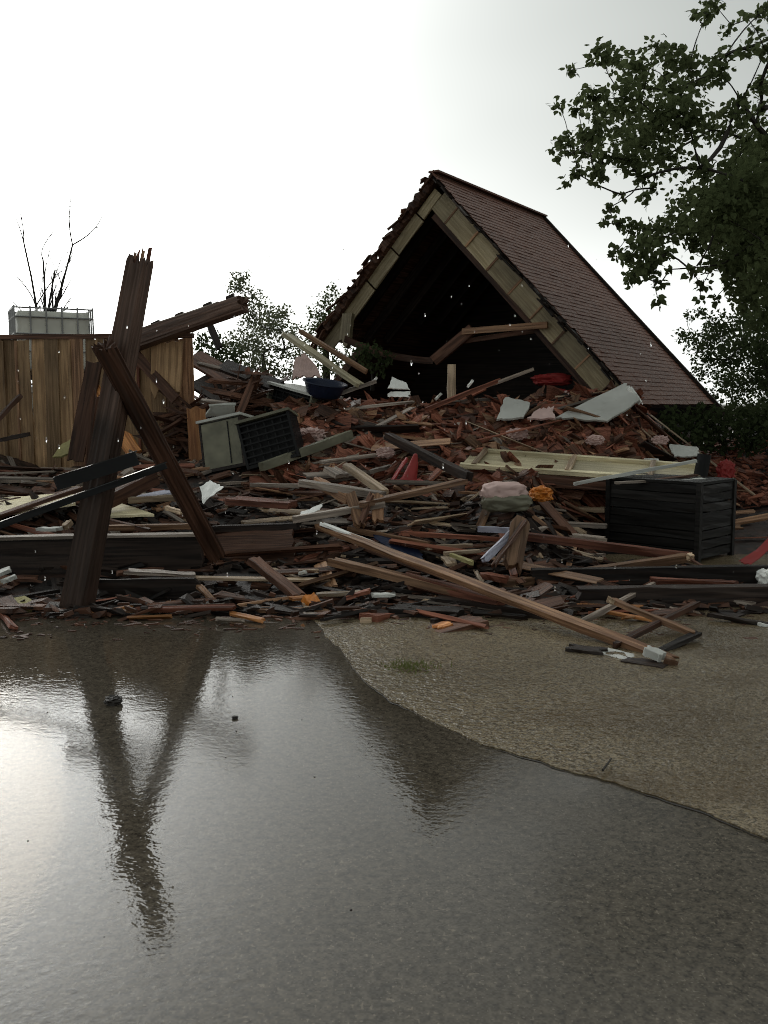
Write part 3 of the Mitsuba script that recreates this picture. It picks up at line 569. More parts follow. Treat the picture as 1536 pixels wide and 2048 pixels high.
bd((1145, 1002, 11.2), (1180, 1016, 10.9), .10, .03, 'offwhite', 'white_scrap', 'scrap', 'white scrap between the amber bundle and the black slatted crate')
# lower right frame of slats on the gravel
bd((1158, 1246, 6.6), (1312, 1166, 7.7), .035, .035, 'wood_grey', 'frame_lath', 'lath', 'thin grey slat rising right, upper of the slats at lower right', n=4)
bd((1218, 1198, 6.9), (1392, 1270, 6.25), .045, .035, 'wood_brown', 'frame_lath', 'lath', 'thin brown slat slanting down right across the others at lower right', n=4)
bd((1225, 1292, 6.05), (1394, 1206, 6.9), .05, .035, 'wood_dark', 'frame_lath', 'lath', 'dark slat rising right below the thin grey slat at lower right', n=4)
bd((1312, 1306, 5.95), (1400, 1266, 6.3), .05, .03, 'wood_black', 'frame_lath', 'lath', 'black short slat, nearest of the slats at lower right', n=3)
bd((1215, 1198, 6.85), (1228, 1205, 6.85), .05, .04, 'wood_pale', 'pale_tip', 'block', 'pale torn tip on the thin brown slat at lower right')
bd((1130, 1300), (1215, 1310), .14, .03, 'wood_black', 'black_slab', 'slab', 'black thin slab under the long stud on the gravel')
bd((1195, 1302), (1265, 1318), .16, .012, 'offwhite', 'glass_shard', 'shard', 'greyish shard under the lower end of the long stud')
bd((1240, 1322), (1340, 1338), .12, .02, 'wood_black', 'black_slab', 'slab', 'black thin slab below the whitish block on the gravel')
bd((1410, 1228, 6.9), (1545, 1252, 6.7), .05, .03, 'wood_black', 'thin_plank', 'plank', 'thin black plank at the right edge on the gravel')
bd((1515, 1248, 6.7), (1548, 1252, 6.7), .05, .02, 'white', 'white_scrap', 'scrap', 'white scrap on the thin black plank at the right edge')
bd((1150, 1195, 7.4), (1560, 1190, 7.4), .16, .12, 'wood_black', 'low_beam', 'beam', 'long black beam lying in front of the black slatted crate', up=Z, n=6)
bd((1060, 1160, 8.0), (1560, 1150, 8.0), .18, .10, 'wood_black', 'low_beam', 'beam', 'long black beam behind the thin slats at right', up=Z, n=6)
bd((1300, 1160, 7.7), (1480, 1168, 7.6), .08, .04, 'wood_red', 'red_plank', 'plank', 'dark reddish plank on the long black beam at right')
bd((1380, 1118, 8.3), (1420, 1142, 8.0), .025, .02, 'wood_dark', 'thin_stick', 'stick', 'thin stick dropping right from the joined joists')
bd((870, 1200, 7.4), (1150, 1235, 6.9), .20, .08, 'wood_black', 'low_beam', 'beam', 'black beam in the shade under the long stud', n=5)
bd((780, 1225, 7.1), (930, 1232, 7.0), .18, .10, 'wood_black', 'low_beam', 'beam', 'black beam right of the red block')
# upper heap
bd((900, 800, 12.7), (1068, 738, 12.5), .05, .04, 'wood_grey', 'grey_pole', 'pole', 'thin grey pole rising right before the dark gable', rag=(.02, .02))
bd((850, 820, 12.2), (1000, 760, 12.6), .06, .05, 'wood_red', 'thin_plank', 'plank', 'thin reddish plank rising right below the grey pole')
bd((935, 775, 12.5), (948, 757, 12.5), .07, .03, 'white', 'white_scrap', 'scrap', 'white scrap beside the grey pole before the gable')
bd((870, 800, 12.3), (885, 785, 12.3), .10, .03, 'offwhite', 'white_scrap', 'scrap', 'pale scrap at the crest of the heap before the gable post')
bd((742, 768, 13.2), (757, 752, 13.2), .12, .03, 'white', 'white_scrap', 'scrap', 'small bright white scrap left of the white torn board')
obj('white_board', sheet([at(776, 776, 13.0), at(818, 778, 12.9), at(812, 764, 13.0), at(784, 754, 13.1)], .02, crumple=.02, rag=.04), 'm_white', 'small white torn board on the heap crest inside the gable', 'board')
obj('white_board', sheet([at(772, 793, 12.9), at(818, 794, 12.8), at(818, 783, 12.9), at(780, 783, 12.9)], .02, crumple=.02, rag=.08), 'm_white', 'flat white torn board just below the small one inside the gable', 'board')
obj('plaster_board', sheet([at(994, 837, 12.2), at(1048, 834, 12.2), at(1062, 805, 12.5), at(1010, 793, 12.6)], .03, crumple=.02, rag=.03), 'm_offwhite', 'white square plasterboard leaning on the heap under the gable', 'plasterboard')
obj('plaster_board', sheet([at(1110, 836, 12.1), at(1215, 840, 11.9), at(1280, 800, 11.95), at(1250, 764, 12.3)], .03, nu=12, crumple=.03, rag=.03), 'm_offwhite', 'long white plasterboard slanting up to the foot of the right rake', 'plasterboard')
obj('plaster_board', sheet([at(1055, 835, 12.1), at(1110, 838, 12.0), at(1105, 812, 12.2), at(1075, 818, 12.2)], .03, crumple=.03, rag=.12), 'm_pink', 'pinkish broken plasterboard between the two white ones', 'plasterboard')
bd((1258, 775, 12.15), (1282, 808, 12.0), .05, .05, 'white', 'corner_strip', 'strip', 'whitish torn corner strip at the foot of the right rake')
obj('grey_sheet', sheet([at(1350, 912, 11.8), at(1398, 912, 11.7), at(1396, 892, 12.0), at(1336, 888, 12.0)], .02, crumple=.02, rag=.05), 'm_offwhite', 'grey bent metal sheet below the bush at right', 'metal sheet')
bd((1290, 918, 11.6), (1320, 920, 11.6), .12, .02, 'white', 'white_scrap', 'scrap', 'white scrap above the cream panelled section at right')
# cream panelled wall section lying on the wreckage
ws = thing('wall_section', 'long cream panelled wall section with cross battens lying on the wreckage', 'wall section')
w0, w1, w2, w3 = at(920, 934, 10.9), at(1400, 966, 10.3), at(1400, 936, 11.0), at(945, 903, 11.5)
lerp = lambda a, b, q: a + (b - a) * q
wn = unit(np.cross(w1 - w0, w3 - w0)); wn = wn if wn[2] > 0 else -wn
part(ws, 'panel', sheet([w0, w1, w2, w3], .04, 12, 3, .008, .006, 3), 'm_cream')
for q in (.0, 1.0): part(ws, 'rail', plank(lerp(w0, w3, q) + wn * .02, lerp(w1, w2, q) + wn * .02, .07, .05, up=wn, n=5), 'm_cream')
for q in (.06, .46, .80): part(ws, 'batten', plank(lerp(w0, w1, q) + wn * .035, lerp(w3, w2, q) + wn * .035, .06, .045, up=wn, n=2), 'm_wood_pale')
part(ws, 'front_board', plank(w0 - [0, .03, .09], w1 - [0, .03, .09], .13, .04, up=Z, n=5), 'm_wood_dark')
bd((1148, 968, 9.9), (1392, 922, 10.4), .035, .035, 'offwhite', 'white_pole', 'pole', 'thin white pole slanting up above the black slatted crate', rag=(0, 0))
obj('black_bucket', trimesh.creation.cylinder(.075, .24, sections=24, transform=trimesh.transformations.translation_matrix(at(1405, 930, 10.5)) @ trimesh.transformations.rotation_matrix(.15, [0, 1, 0])), 'm_black', 'small dark upright drum at the upper end of the white pole', 'drum', smooth=30)
# framed cream wood and the boards above the tub
bd((565, 664, 13.4), (722, 772, 12.6), .17, .05, 'cream', 'cream_board', 'board', 'cream board slanting down right beside the left rake', rag=(.15, .05))
bd((600, 662, 13.5), (735, 745, 12.9), .07, .06, 'wood_brown', 'brown_board', 'board', 'brown board lying along the upper side of the cream board')
obj('pink_sheet', sheet([at(584, 756, 13.4), at(646, 752, 13.2), at(612, 708, 13.6), at(590, 716, 13.6)], .03, crumple=.03, rag=.10), 'm_pink', 'pinkish torn panel above the dark blue tub', 'panel')
bd((640, 800, 12.5), (755, 762, 12.7), .06, .05, 'wood_grey', 'grey_stick', 'stick', 'greyish stick rising right below the dark blue tub')
# blue tub
ang = np.linspace(0, 2 * np.pi, 33)[:-1]; pr = [(.0, 0), (.16, 0), (.22, .04), (.27, .19), (.30, .20), (.295, .215), (.26, .20), (.20, .06), (0, .05)]
Vt = np.array([[r_ * math.cos(a_), r_ * math.sin(a_), z_] for r_, z_ in pr for a_ in ang]); ft = [[i * 32 + j, i * 32 + (j + 1) % 32, (i + 1) * 32 + (j + 1) % 32, (i + 1) * 32 + j] for i in range(len(pr) - 1) for j in range(32)]
Rt = trimesh.transformations.rotation_matrix(.22, [1, .9, 0])[:3, :3]; Vt = Vt @ Rt.T + at(646, 796, 12.5)
obj('blue_tub', (Vt, np.array(ft)), 'm_blue', 'round dark blue tub lying tipped on the heap left of the gable', 'tub', smooth=40)
# red cone, amber bundle, pink roll
cn = thing('red_cone', 'crumpled red plastic cone standing among the planks at centre', 'cone')
base = at(818, 962, 10.2); prf = [(.10, 0), (.085, .03), (.05, .18), (.02, .30), (.0, .31)]
Vc = np.array([[r_ * math.cos(a_), r_ * math.sin(a_), z_] for r_, z_ in prf for a_ in ang]); fc = [[i * 32 + j, i * 32 + (j + 1) % 32, (i + 1) * 32 + (j + 1) % 32, (i + 1) * 32 + j] for i in range(4) for j in range(32)]
Vc += (meshkit.noise(Vc * 18, 4) - .5)[:, None] * .03; Vc = Vc @ trimesh.transformations.rotation_matrix(.25, [0, 1, 0])[:3, :3].T
part(cn, 'body', (Vc + base, np.array(fc)), 'm_red', smooth=40)
part(cn, 'base_plate', boxuv(base, np.array([.14, .02, 0]), np.array([-.02, .14, 0]), np.array([0, 0, .012])), 'm_red')
bd((770, 950, 10.3), (800, 920, 10.5), .05, .03, 'wood_red', 'red_stick', 'stick', 'red stick left of the red cone', up=Z)
bd((780, 968, 10.1), (815, 915, 10.4), .04, .02, 'red', 'red_strip', 'strip', 'red strip leaning on the red cone')
def lump(c, size, seed, rot=0.0, amp=.25, freq=3.0, flat=.0):
    s = trimesh.creation.icosphere(subdivisions=3); v = np.array(s.vertices)
    v = np.sign(v) * np.abs(v) ** .7
    v = v * (1 + (meshkit.fbm(v * freq + seed, 3, seed) - .5)[:, None] * 2 * amp) * np.asarray(size)
    cc, ss = math.cos(rot), math.sin(rot); v = v @ np.array([[cc, ss, 0], [-ss, cc, 0], [0, 0, 1]])
    return v + np.asarray(c), np.array(s.faces)
rl = thing('insulation_bag', 'bulging pink and white bag of insulation right of centre', 'bag')
part(rl, 'top_half', lump(at(1008, 984, 9.55), [.235, .17, .105], 3, .05, .2), 'm_pink', smooth=50)
part(rl, 'lower_half', lump(at(1010, 1004, 9.53), [.245, .185, .10], 8, .05, .22), 'm_olive', smooth=50, label='grey underside of the bag')
obj('amber_bundle', lump(at(1082, 988, 9.75), [.11, .10, .07], 5, 0, .5, 5), 'm_amber', 'amber orange bundle right behind the pink insulation bag', 'bundle', smooth=30)
obj('red_bag', lump(at(1452, 942, 12.0), [.10, .08, .13], 7, 0, .4, 4), 'm_red', 'red crumpled bag on the brick coloured heap at the right edge', 'bag', smooth=30)
obj('red_cushion', lump(at(1105, 760, 14.0), [.28, .2, .09], 9, 0, .3, 3), 'm_red', 'dark red cushion just inside the gable at right', 'cushion', smooth=30)
obj('red_cushion', lump(at(1120, 790, 13.6), [.14, .12, .08], 10, 0, .3, 3), 'm_red', 'second red cushion below the other inside the gable', 'cushion', smooth=30)
obj('red_ribbon', sheet([at(1478, 1122, 8.6), at(1500, 1132, 8.5), at(1555, 1080, 8.9), at(1545, 1072, 9.0)], .008, crumple=.04, rag=.04), 'm_red', 'torn red strip of cloth at the right edge', 'cloth')
obj('white_bag', lump(at(1540, 1160, 7.9), [.10, .08, .09], 12, 0, .4, 4), 'm_white', 'white crumpled bag at the right edge', 'bag', smooth=30)

# ------------------------------------------------------------------ black slatted crate
ch = thing('slatted_crate', 'large black slatted wooden crate standing among the wreckage at right', 'crate')
c1 = gp(1394, 1128); cx = unit([.70, -.71, 0]); cw = 1.04; c0 = c1 - cx * cw; cy = np.array([-cx[1], cx[0], 0]); cd, chh = .74, .80; ez = np.array([0, 0, 1.0])
part(ch, 'inner_box', boxuv(c0 + cx * cw / 2 + cy * cd / 2 + ez * (chh / 2 + .01), cx * (cw / 2 - .03), cy * (cd / 2 - .03), ez * (chh / 2 - .02)), 'm_ebony')
part(ch, 'lid', boxuv(c0 + cx * cw / 2 + cy * cd / 2 + ez * (chh + .012), cx * (cw / 2 + .015), cy * (cd / 2 + .015), ez * .014), 'm_ebony')
for k in range(8):
    z0 = .05 + k * .093 + rnd.uniform(-.004, .004)
    part(ch, 'slat', plank(c0 + cx * .02 - cy * .0 + ez * (z0 + .045), c1 - cx * .02 + ez * (z0 + .045 + rnd.uniform(-.006, .006)), .084, .022, up=-cy, n=3, m=2), 'm_ebony')
    part(ch, 'slat', plank(c1 + cy * .02 + ez * (z0 + .045), c1 + cy * (cd - .02) + ez * (z0 + .045 + rnd.uniform(-.006, .006)), .084, .022, up=cx, n=3, m=2), 'm_ebony')
for q, o in ((0, c0), (1, c1), (2, c1 + cy * cd), (3, c0 + cy * cd)): part(ch, 'corner_post', boxuv(o + ez * chh / 2, cx * .026, cy * .026, ez * (chh / 2 + .01)), 'm_ebony')
for (a, b, w, mt, l) in (((1290, 962, 9.85), (1395, 950, 10.0), .06, 'wood_dark', 'dark board lying across the black slatted crate top'), ((1230, 966, 9.8), (1330, 960, 9.9), .07, 'wood_grey', 'greyish slat lying on the left of the black slatted crate top'), ((1340, 962, 9.8), (1412, 958, 9.9), .14, 'offwhite', 'pale scrap lying on the right of the black slatted crate top')):
    bd(a, b, w, .02, mt, 'top_scrap', 'scrap', l)

# ------------------------------------------------------------------ wrecked air conditioning housings
def unit_box(name, label, loc, w, d, h, yaw, tilt, mats, nsl=8, front=None):
    t = thing(name, label, 'appliance'); M = trimesh.transformations.rotation_matrix(yaw, [0, 0, 1]) @ trimesh.transformations.rotation_matrix(tilt[0], [1, 0, 0]) @ trimesh.transformations.rotation_matrix(tilt[1], [0, 1, 0])
    ax = M[:3, :3] @ np.eye(3); X, Y_, Z_ = ax[:, 0], ax[:, 1], ax[:, 2]; loc = np.asarray(loc)
    f = lambda x, y, z, a, b, c: boxuv(loc + X * x + Y_ * y + Z_ * z, X * a, Y_ * b, Z_ * c)
    th = .015
    part(t, 'side_panel', f(-w / 2, 0, h / 2, th, d / 2, h / 2), mats[0]); part(t, 'side_panel', f(w / 2, 0, h / 2, th, d / 2, h / 2), mats[0])
    part(t, 'rear_panel', f(0, d / 2, h / 2, w / 2 - th, th, h / 2), mats[0])
    part(t, 'lid', f(0, 0, h + .017, w / 2 + .03, d / 2 + .03, .016), mats[1])
    part(t, 'coil', f(0, -d / 2 + .10, h / 2, w / 2 - .02, .02, h / 2 - .01), 'm_black')
    part(t, 'base', f(0, 0, .02, w / 2 - th - .002, d / 2 - .002, .019), mats[0])
    if front: part(t, 'front_panel', f(0, -d / 2 + .012, h / 2 + .01, w / 2 - .02, .012, h / 2 - .03), front); part(t, 'seam_strip', f(w * .2, -d / 2 - .006, h / 2 + .01, .006, .004, h / 2 - .05), 'm_black'); return t
    for k in range(nsl): part(t, 'grille_bar', f(0, -d / 2 + .01, .06 + (h - .1) * k / (nsl - 1), w / 2 - .017, .008, .009), mats[2])
    for k in range(5): part(t, 'grille_bar', f(-w / 2 + w * (k + 1) / 6, -d / 2 + .032, h / 2, .008, .008, h / 2 - .03), mats[2])
    return t
u1 = unit_box('metal_cabinet', 'greenish grey tipped metal cabinet beside the orange panel', at(468, 938, 11.6) - [0, 0, .03], .56, .45, .62, -.38, (-.16, -.20), ('m_wood_black', 'm_offwhite', 'm_olive'), 0, 'm_olive')
u2 = unit_box('black_crate', 'black open crate with a barred front right of the grey cabinet', at(556, 925, 11.4) - [0, 0, .03], .62, .5, .56, -.12, (-.16, -.27), ('m_black', 'm_olive', 'm_black'), 7)
u3 = unit_box('metal_cabinet', 'metal cabinet with pale lid standing behind the black crate', at(590, 862, 12.9) - [0, 0, .15], .75, .6, .70, -.62, (-.05, .22), ('m_olive', 'm_offwhite', 'm_black'), 7)
bd((412, 822, 11.9), (470, 818, 12.0), .30, .02, 'offwhite', 'grey_sheet_metal', 'lid', 'pale grey tilted lid above the greenish grey cabinet', roll=.5)
# dark red wreck behind: boards of a fallen lean-to
for k, (a, b, w, mt, l) in enumerate([((385, 712, 14.2), (520, 795, 13.2), .32, 'wood_dark', 'wide dark brown sheathing slanting down right of the fence'), ((395, 760, 13.8), (510, 830, 13.0), .36, 'wood_black', 'wide black sheathing below the brown one right of the fence'),
        ((415, 640, 13.6), (440, 700, 13.4), .09, 'wood_black', 'black stub standing up under the jutting beam'), ((495, 735, 13.2), (500, 800, 13.0), .07, 'wood_red', 'dark red stub standing above the black crate'), ((395, 727, 13.5), (470, 745, 13.3), .06, 'wood_grey', 'thin light batten on the dark wreckage right of the fence'),
        ((395, 800, 12.9), (480, 812, 12.7), .05, 'wood_grey', 'thin light batten lower on the dark wreckage right of the fence'), ((440, 728, 13.5), (560, 775, 12.8), .24, 'wood_black', 'dark fallen sheathing left of the dark blue tub'), ((470, 850, 12.2), (515, 740, 12.8), .10, 'wood_dark', 'dark leaning joist between fence and black crate')]):
    bd(a, b, w, .05, mt, 'fallen_board', 'board', l, up=Z if k > 6 else (0, -.6, .8))

# ------------------------------------------------------------------ rubble: loose boards and uncountable bits
def scatter(n, xr, yr, lw, mats, seed, tilt=.25, pick=None, zoff=.02, w=(.02, .07), bias=.5):
    r = np.random.default_rng(seed); out = []
    while len(out) < n:
        x, y = r.uniform(*xr), r.uniform(*yr)
        if pick is not None and not pick(x, y): continue
        z = float(mound(x, y)); L = r.uniform(*lw); a = r.normal(0, bias)
        d = np.array([math.cos(a), math.sin(a), 0]) * L / 2
        z0, z1 = float(mound(x - d[0], y - d[1])), float(mound(x + d[0], y + d[1])); t = r.normal(0, tilt) * L / 2
        o = zoff * r.random() + .012
        out.append((np.array([x - d[0], y - d[1], max(z0, .0) + o - min(t, 0) * .0 + max(-t, 0)]), np.array([x + d[0], y + d[1], max(z1, 0) + o + max(t, 0)]), r.uniform(*w), r.uniform(.008, .03), r.uniform(-.6, .6)))
    return out
GRP = {'heap': ('splintered board lying loose on the red brown heap before the gable', 'loose boards on the heap'), 'left': ('broken slat lying loose in the wreckage behind the crossed timbers', 'loose slats behind the crossed timbers'),
       'front': ('small broken stick lying along the front edge of the wreckage', 'sticks along the front edge'), 'mid': ('broken slat lying loose in the low wreckage at centre', 'loose slats at centre'), 'right': ('dark stick lying in the low wreckage around the black slatted crate', 'sticks around the black slatted crate')}
LAND = {'the broken post': (-2.2, 7.3), 'the slanting timber': (-1.6, 7.8), 'the red block': (-.05, 6.9), 'the long stud': (1.2, 7.0), 'the brown slab': (.45, 6.7), 'the red cone': (.27, 10.2), 'the insulation bag': (1.3, 10.3), 'the black slatted crate': (2.9, 9.7), 'the cream wall section': (2.1, 10.9),
        'the metal cabinet': (-1.85, 11.6), 'the black crate': (-1.3, 11.4), 'the blue tub': (-.8, 12.4), 'the gable post': (1.0, 13.9), 'the long white plasterboard': (2.7, 12.0), 'the square plasterboard': (1.7, 12.3), 'the fence foot': (-4.0, 12.6), 'the upright chunk': (1.15, 8.2), 'the brown slab edge': (.6, 6.5), 'the dark blue sheet': (.15, 8.6), 'the lath frame': (2.0, 6.6), 'the dark sheathing': (-1.2, 8.6)}
TONE = {'wood_red': 'reddish', 'wood_brown': 'brown', 'wood_dark': 'dark brown', 'wood_black': 'black', 'wood_pale': 'pale', 'wood_grey': 'grey', 'wood_orange': 'orange'}
SPOT = {}
def loose(tag, name, items, mats, seed):
    r = random.Random(seed); noun = {'heap': 'board', 'front': 'stick', 'right': 'stick'}.get(tag, 'lath')
    for p0, p1, w, t, roll in items:
        m = r.choice(mats); c = (p0 + p1) / 2; L = np.linalg.norm(p1 - p0)
        w_, (lx, ly) = min(LAND.items(), key=lambda q: math.hypot(q[1][0] - c[0], q[1][1] - c[1]))
        dx, dy = c[0] - lx, c[1] - ly; d = (('left of', 'right of')[int(dx > 0)] if abs(dx) > abs(dy) else ('in front of', 'behind')[int(dy > 0)]); far = 'just ' if math.hypot(dx, dy) < .7 else ''
        size = 'short' if L < .3 else 'long' if L > .65 else 'mid-length'; wide = 'wide' if w > .085 else 'thin' if w < .05 else 'narrow'
        tl = p1[2] - p0[2]; tilt = 'rising right' if tl > .08 else 'sinking right' if tl < -.08 else 'lying flat'
        k = obj(name, plank(p0, p1, w, t, roll=roll, rag=(.05, .05), n=2, m=3), 'm_' + m, f'{size} {wide} {TONE[m]} {noun} {tilt} {far}{d} {w_}', noun, GRP[tag][1]); SPOT[k] = c
notchest = lambda x, y: not (2.2 < x < 3.8 and 9.2 < y < 10.8)
loose('heap', 'loose_board', scatter(150, (-1.0, 4.3), (10.5, 12.9), (.3, 1.5), None, 21, .16, None, .10, (.03, .12), .55), ['wood_red', 'wood_red', 'wood_red', 'wood_brown', 'wood_dark', 'wood_pale', 'wood_grey'], 1)
loose('heap', 'loose_board', scatter(34, (-1.0, 3.6), (10.6, 12.9), (.4, 1.1), None, 121, .14, None, .14, (.14, .34), .6), ['wood_red', 'wood_dark', 'wood_red', 'wood_brown', 'wood_black', 'wood_grey'], 11)
for px, py, Y, sz, l in ((622, 872, 11.9, .17, 'pink insulation tuft at the upper end of the gutter'), (770, 905, 11.2, .10, 'pink insulation tuft above the dark slanting timber'), (1035, 868, 11.9, .12, 'pink insulation tuft under the square plasterboard'), (1190, 880, 11.6, .10, 'pink insulation tuft under the long white plasterboard'), (1320, 880, 11.9, .09, 'pink insulation tuft beside the bush at the heap end')):
    obj('insulation_tuft', lump(at(px, py, Y), [sz, sz * .7, sz * .55], px, 0, .55, 5), 'm_pink', l, 'insulation', smooth=30)
loose('left', 'broken_lath', scatter(60, (-6, -1.2), (8.9, 12.4), (.35, 1.5), None, 22, .05, None, .06, (.03, .12), .30), ['wood_dark', 'wood_grey', 'wood_brown', 'wood_red', 'wood_dark'], 2)
loose('front', 'small_stick', scatter(56, (-3.2, 3.2), (6.75, 7.6), (.15, .7), None, 23, .07, None, .03, (.015, .05), .4), ['wood_dark', 'wood_dark', 'wood_brown', 'wood_orange', 'wood_red', 'wood_black', 'wood_grey'], 3)
loose('mid', 'loose_lath', scatter(60, (-1.2, 2.2), (7.9, 10.8), (.30, 1.4), None, 24, .10, None, .08, (.03, .15), .6), ['wood_dark', 'wood_red', 'wood_brown', 'wood_dark', 'wood_grey', 'wood_dark', 'wood_pale'], 4)
loose('right', 'dark_stick', scatter(30, (1.8, 3.8), (7.3, 8.7), (.25, 1.0), notchest, 25, .04, None, .04, (.03, .08), .35), ['wood_black', 'wood_dark', 'wood_red'], 5)
same = {}
for k in SPOT: same.setdefault(labels[k]['label'], []).append(k)
for l, ks in same.items():                                # what looks alike is told apart by its place among its likes
    if len(ks) > 1:
        for i, k in enumerate(sorted(ks, key=lambda k: SPOT[k][0] / SPOT[k][1])):
            labels[k]['label'] = l + (', leftmost such' if i == 0 else ', rightmost such' if i == len(ks) - 1 else ', between two such')
def crumbs(name, label, n, xr, yr, lw, mat, seed, pick=None, th=(.006, .02), zo=.06, cat='rubble', wr=(.10, .45), tilt=.22):
    r = np.random.default_rng(seed); x = r.uniform(*xr, n * 2); y = r.uniform(*yr, n * 2)
    if pick is not None: k = pick(x, y); x, y = x[k], y[k]
    x, y = x[:n], y[:n]; n = len(x)
    e = .08; z = mound(x, y); gx, gy = (mound(x + e, y) - z) / e, (mound(x, y + e) - z) / e
    nr_ = np.stack([-gx, -gy, 1 + 0 * gx], 1) + r.normal(0, tilt, (n, 3)); nr_ /= np.linalg.norm(nr_, axis=1, keepdims=True)
    a = r.normal(0, .5, n); u = np.stack([np.cos(a), np.sin(a), 0 * a], 1); u -= nr_ * (u * nr_).sum(1, keepdims=True); u /= np.linalg.norm(u, axis=1, keepdims=True); v = np.cross(nr_, u)
    L = lw[0] + (lw[1] - lw[0]) * r.random(n) ** 2.2; W = L * r.uniform(*wr, n); H = r.uniform(*th, n)
    c = np.array([[i, j, k] for i in (-1, 1) for j in (-1, 1) for k in (-1, 1)], float)
    jit = 1 + r.uniform(-.35, .35, (n, 8, 3))
    P = np.stack([x, y, z + zo * r.random(n)], 1)[:, None] + (c[None] * jit)[..., :1] * (u * L[:, None] / 2)[:, None] + (c[None] * jit)[..., 1:2] * (v * W[:, None] / 2)[:, None] + c[None, :, 2:] * (nr_ * H[:, None])[:, None]
    f = np.array([[0, 1, 3], [0, 3, 2], [4, 6, 7], [4, 7, 5], [0, 4, 5], [0, 5, 1], [2, 3, 7], [2, 7, 6], [0, 2, 6], [0, 6, 4], [1, 5, 7], [1, 7, 3]])
    Fc = (np.arange(n)[:, None, None] * 8 + f[None]).reshape(-1, 3)
    U = np.stack([c[None, :, 0] * L[:, None], 10.0 * (5000 + np.arange(n))[:, None] + 3 + c[None, :, 1] * W[:, None]], -1).reshape(-1, 2)
    return obj(name, (P.reshape(-1, 3), Fc, U), 'm_' + mat, label, cat, kind='stuff')
midheap = lambda x, y: mound(x, y) > .55
crumbs('red_rubble', 'red brown shingle and wood rubble covering the heap before the gable', 4600, (-1.3, 4.6), (10.4, 13.6), (.04, .50), 'wood_red', 31, midheap, tilt=.4, wr=(.12, .6))
crumbs('heap_rubble', 'dark soaked rubble in the red brown heap before the gable', 2600, (-1.3, 4.6), (10.4, 13.6), (.05, .55), 'wood_dark', 131, midheap, tilt=.4, wr=(.08, .5))
crumbs('pink_scraps', 'pinkish insulation and plaster scraps on the heap before the gable', 260, (-1.3, 4.4), (10.4, 13.4), (.03, .20), 'pink', 132, midheap, tilt=.5, wr=(.3, .8))
crumbs('brown_rubble', 'brown wood rubble strewn over the heap before the gable', 2200, (-1.3, 4.6), (10.4, 13.6), (.05, .45), 'wood_brown', 32, midheap, tilt=.4)
nv = lambda x, y: ~((x > 2.2) & (x < 3.9) & (y > 9.2) & (y < 10.8)) & ~((x > 3.0) & (y > 8.6) & (mound(x, y) < .25)) & ~((x < -.4) & (y > 7.3) & (y < 8.5) & (meshkit.noise(np.stack([x * 37, y * 41, 0 * x], -1), 9) > .38))
crumbs('dark_rubble', 'dark rubble strewn through the low wreckage', 2200, (-7, 4.6), (6.95, 12.6), (.04, .40), 'wood_dark', 33, nv)
crumbs('black_rubble', 'black soaked rubble lying low between the beams', 3200, (-7, 4.2), (7.0, 10.5), (.05, .40), 'wood_black', 34, nv, zo=.04, wr=(.08, .3))
crumbs('pale_rubble', 'pale wood and plaster bits scattered over the wreckage', 420, (-6, 4.2), (7.1, 12.6), (.03, .16), 'wood_pale', 35, nv)
crumbs('grey_rubble', 'greyish slivers scattered over the wreckage behind the crossed timbers', 700, (-7, 1.5), (8.6, 12.6), (.05, .35), 'wood_grey', 36, nv, wr=(.1, .4))
crumbs('splinter_litter', 'tiny wet splinters littering the lot along the wreckage edge', 900, (-4.5, 3.4), (6.3, 7.4), (.015, .10), 'wood_dark', 37, lambda x, y: meshkit.noise(np.stack([x * 6, y * 6, 0 * x], -1), 3) * .9 + (y - 6.3) > .75, zo=.004, th=(.003, .008), wr=(.1, .5), tilt=.05)
crumbs('wreck_tangle', 'dark red splintered tangle heaped right of the board fence', 700, (-2.8, -1.75), (12.6, 14.2), (.10, 1.0), 'wood_dark', 39, zo=.70, tilt=.7, wr=(.04, .14))
# brick coloured heap at the right edge
rh = lambda x, y: (x > 4.0)
crumbs('brick_rubble', 'brick red rubble heap at the right edge below the bush', 1600, (4.1, 7.5), (12.2, 14.0), (.06, .22), 'wood_red', 38, rh, zo=.16)

# ------------------------------------------------------------------ vegetation
def leaves(centres, radii, counts, size, seed, squash=.9, kind='maple'):
    r = np.random.default_rng(seed); n = int(np.sum(counts))
    c = np.repeat(np.asarray(centres), counts, 0); R_ = np.repeat(np.asarray(radii), counts)
    g = r.normal(0, 1, (n, 3)); g /= np.linalg.norm(g, axis=1, keepdims=True); g *= (r.random(n) ** .5)[:, None]
    P = c + g * R_[:, None] * [1, 1, squash]
    nrm = r.normal(0, 1, (n, 3)) + [0, -.2, .55]; nrm /= np.linalg.norm(nrm, axis=1, keepdims=True)
    d = r.normal(0, 1, (n, 3)) + [0, 0, -.7]; d -= nrm * (d * nrm).sum(1, keepdims=True); d /= np.linalg.norm(d, axis=1, keepdims=True); s = np.cross(nrm, d)
    S = size * r.uniform(.65, 1.2, n)
    if kind == 'maple': o = [(0, -.1, 0), (-.34, .05, .05), (-.46, .42, .0), (-.30, .58, .06), (0, 1, -.05), (.30, .58, .06), (.46, .42, .0), (.34, .05, .05)]
    else: o = [(0, 0, 0), (-.3, .4, .05), (0, 1, -.04), (.3, .4, .05)]
    o = np.array(o); V = P[:, None] + S[:, None, None] * (o[None, :, :1] * s[:, None] + o[None, :, 1:2] * d[:, None] + o[None, :, 2:] * nrm[:, None])
    k = len(o); f = np.array([[0, i, i + 1] for i in range(1, k - 1)])
    return V.reshape(-1, 3), (np.arange(n)[:, None, None] * k + f[None]).reshape(-1, 3)

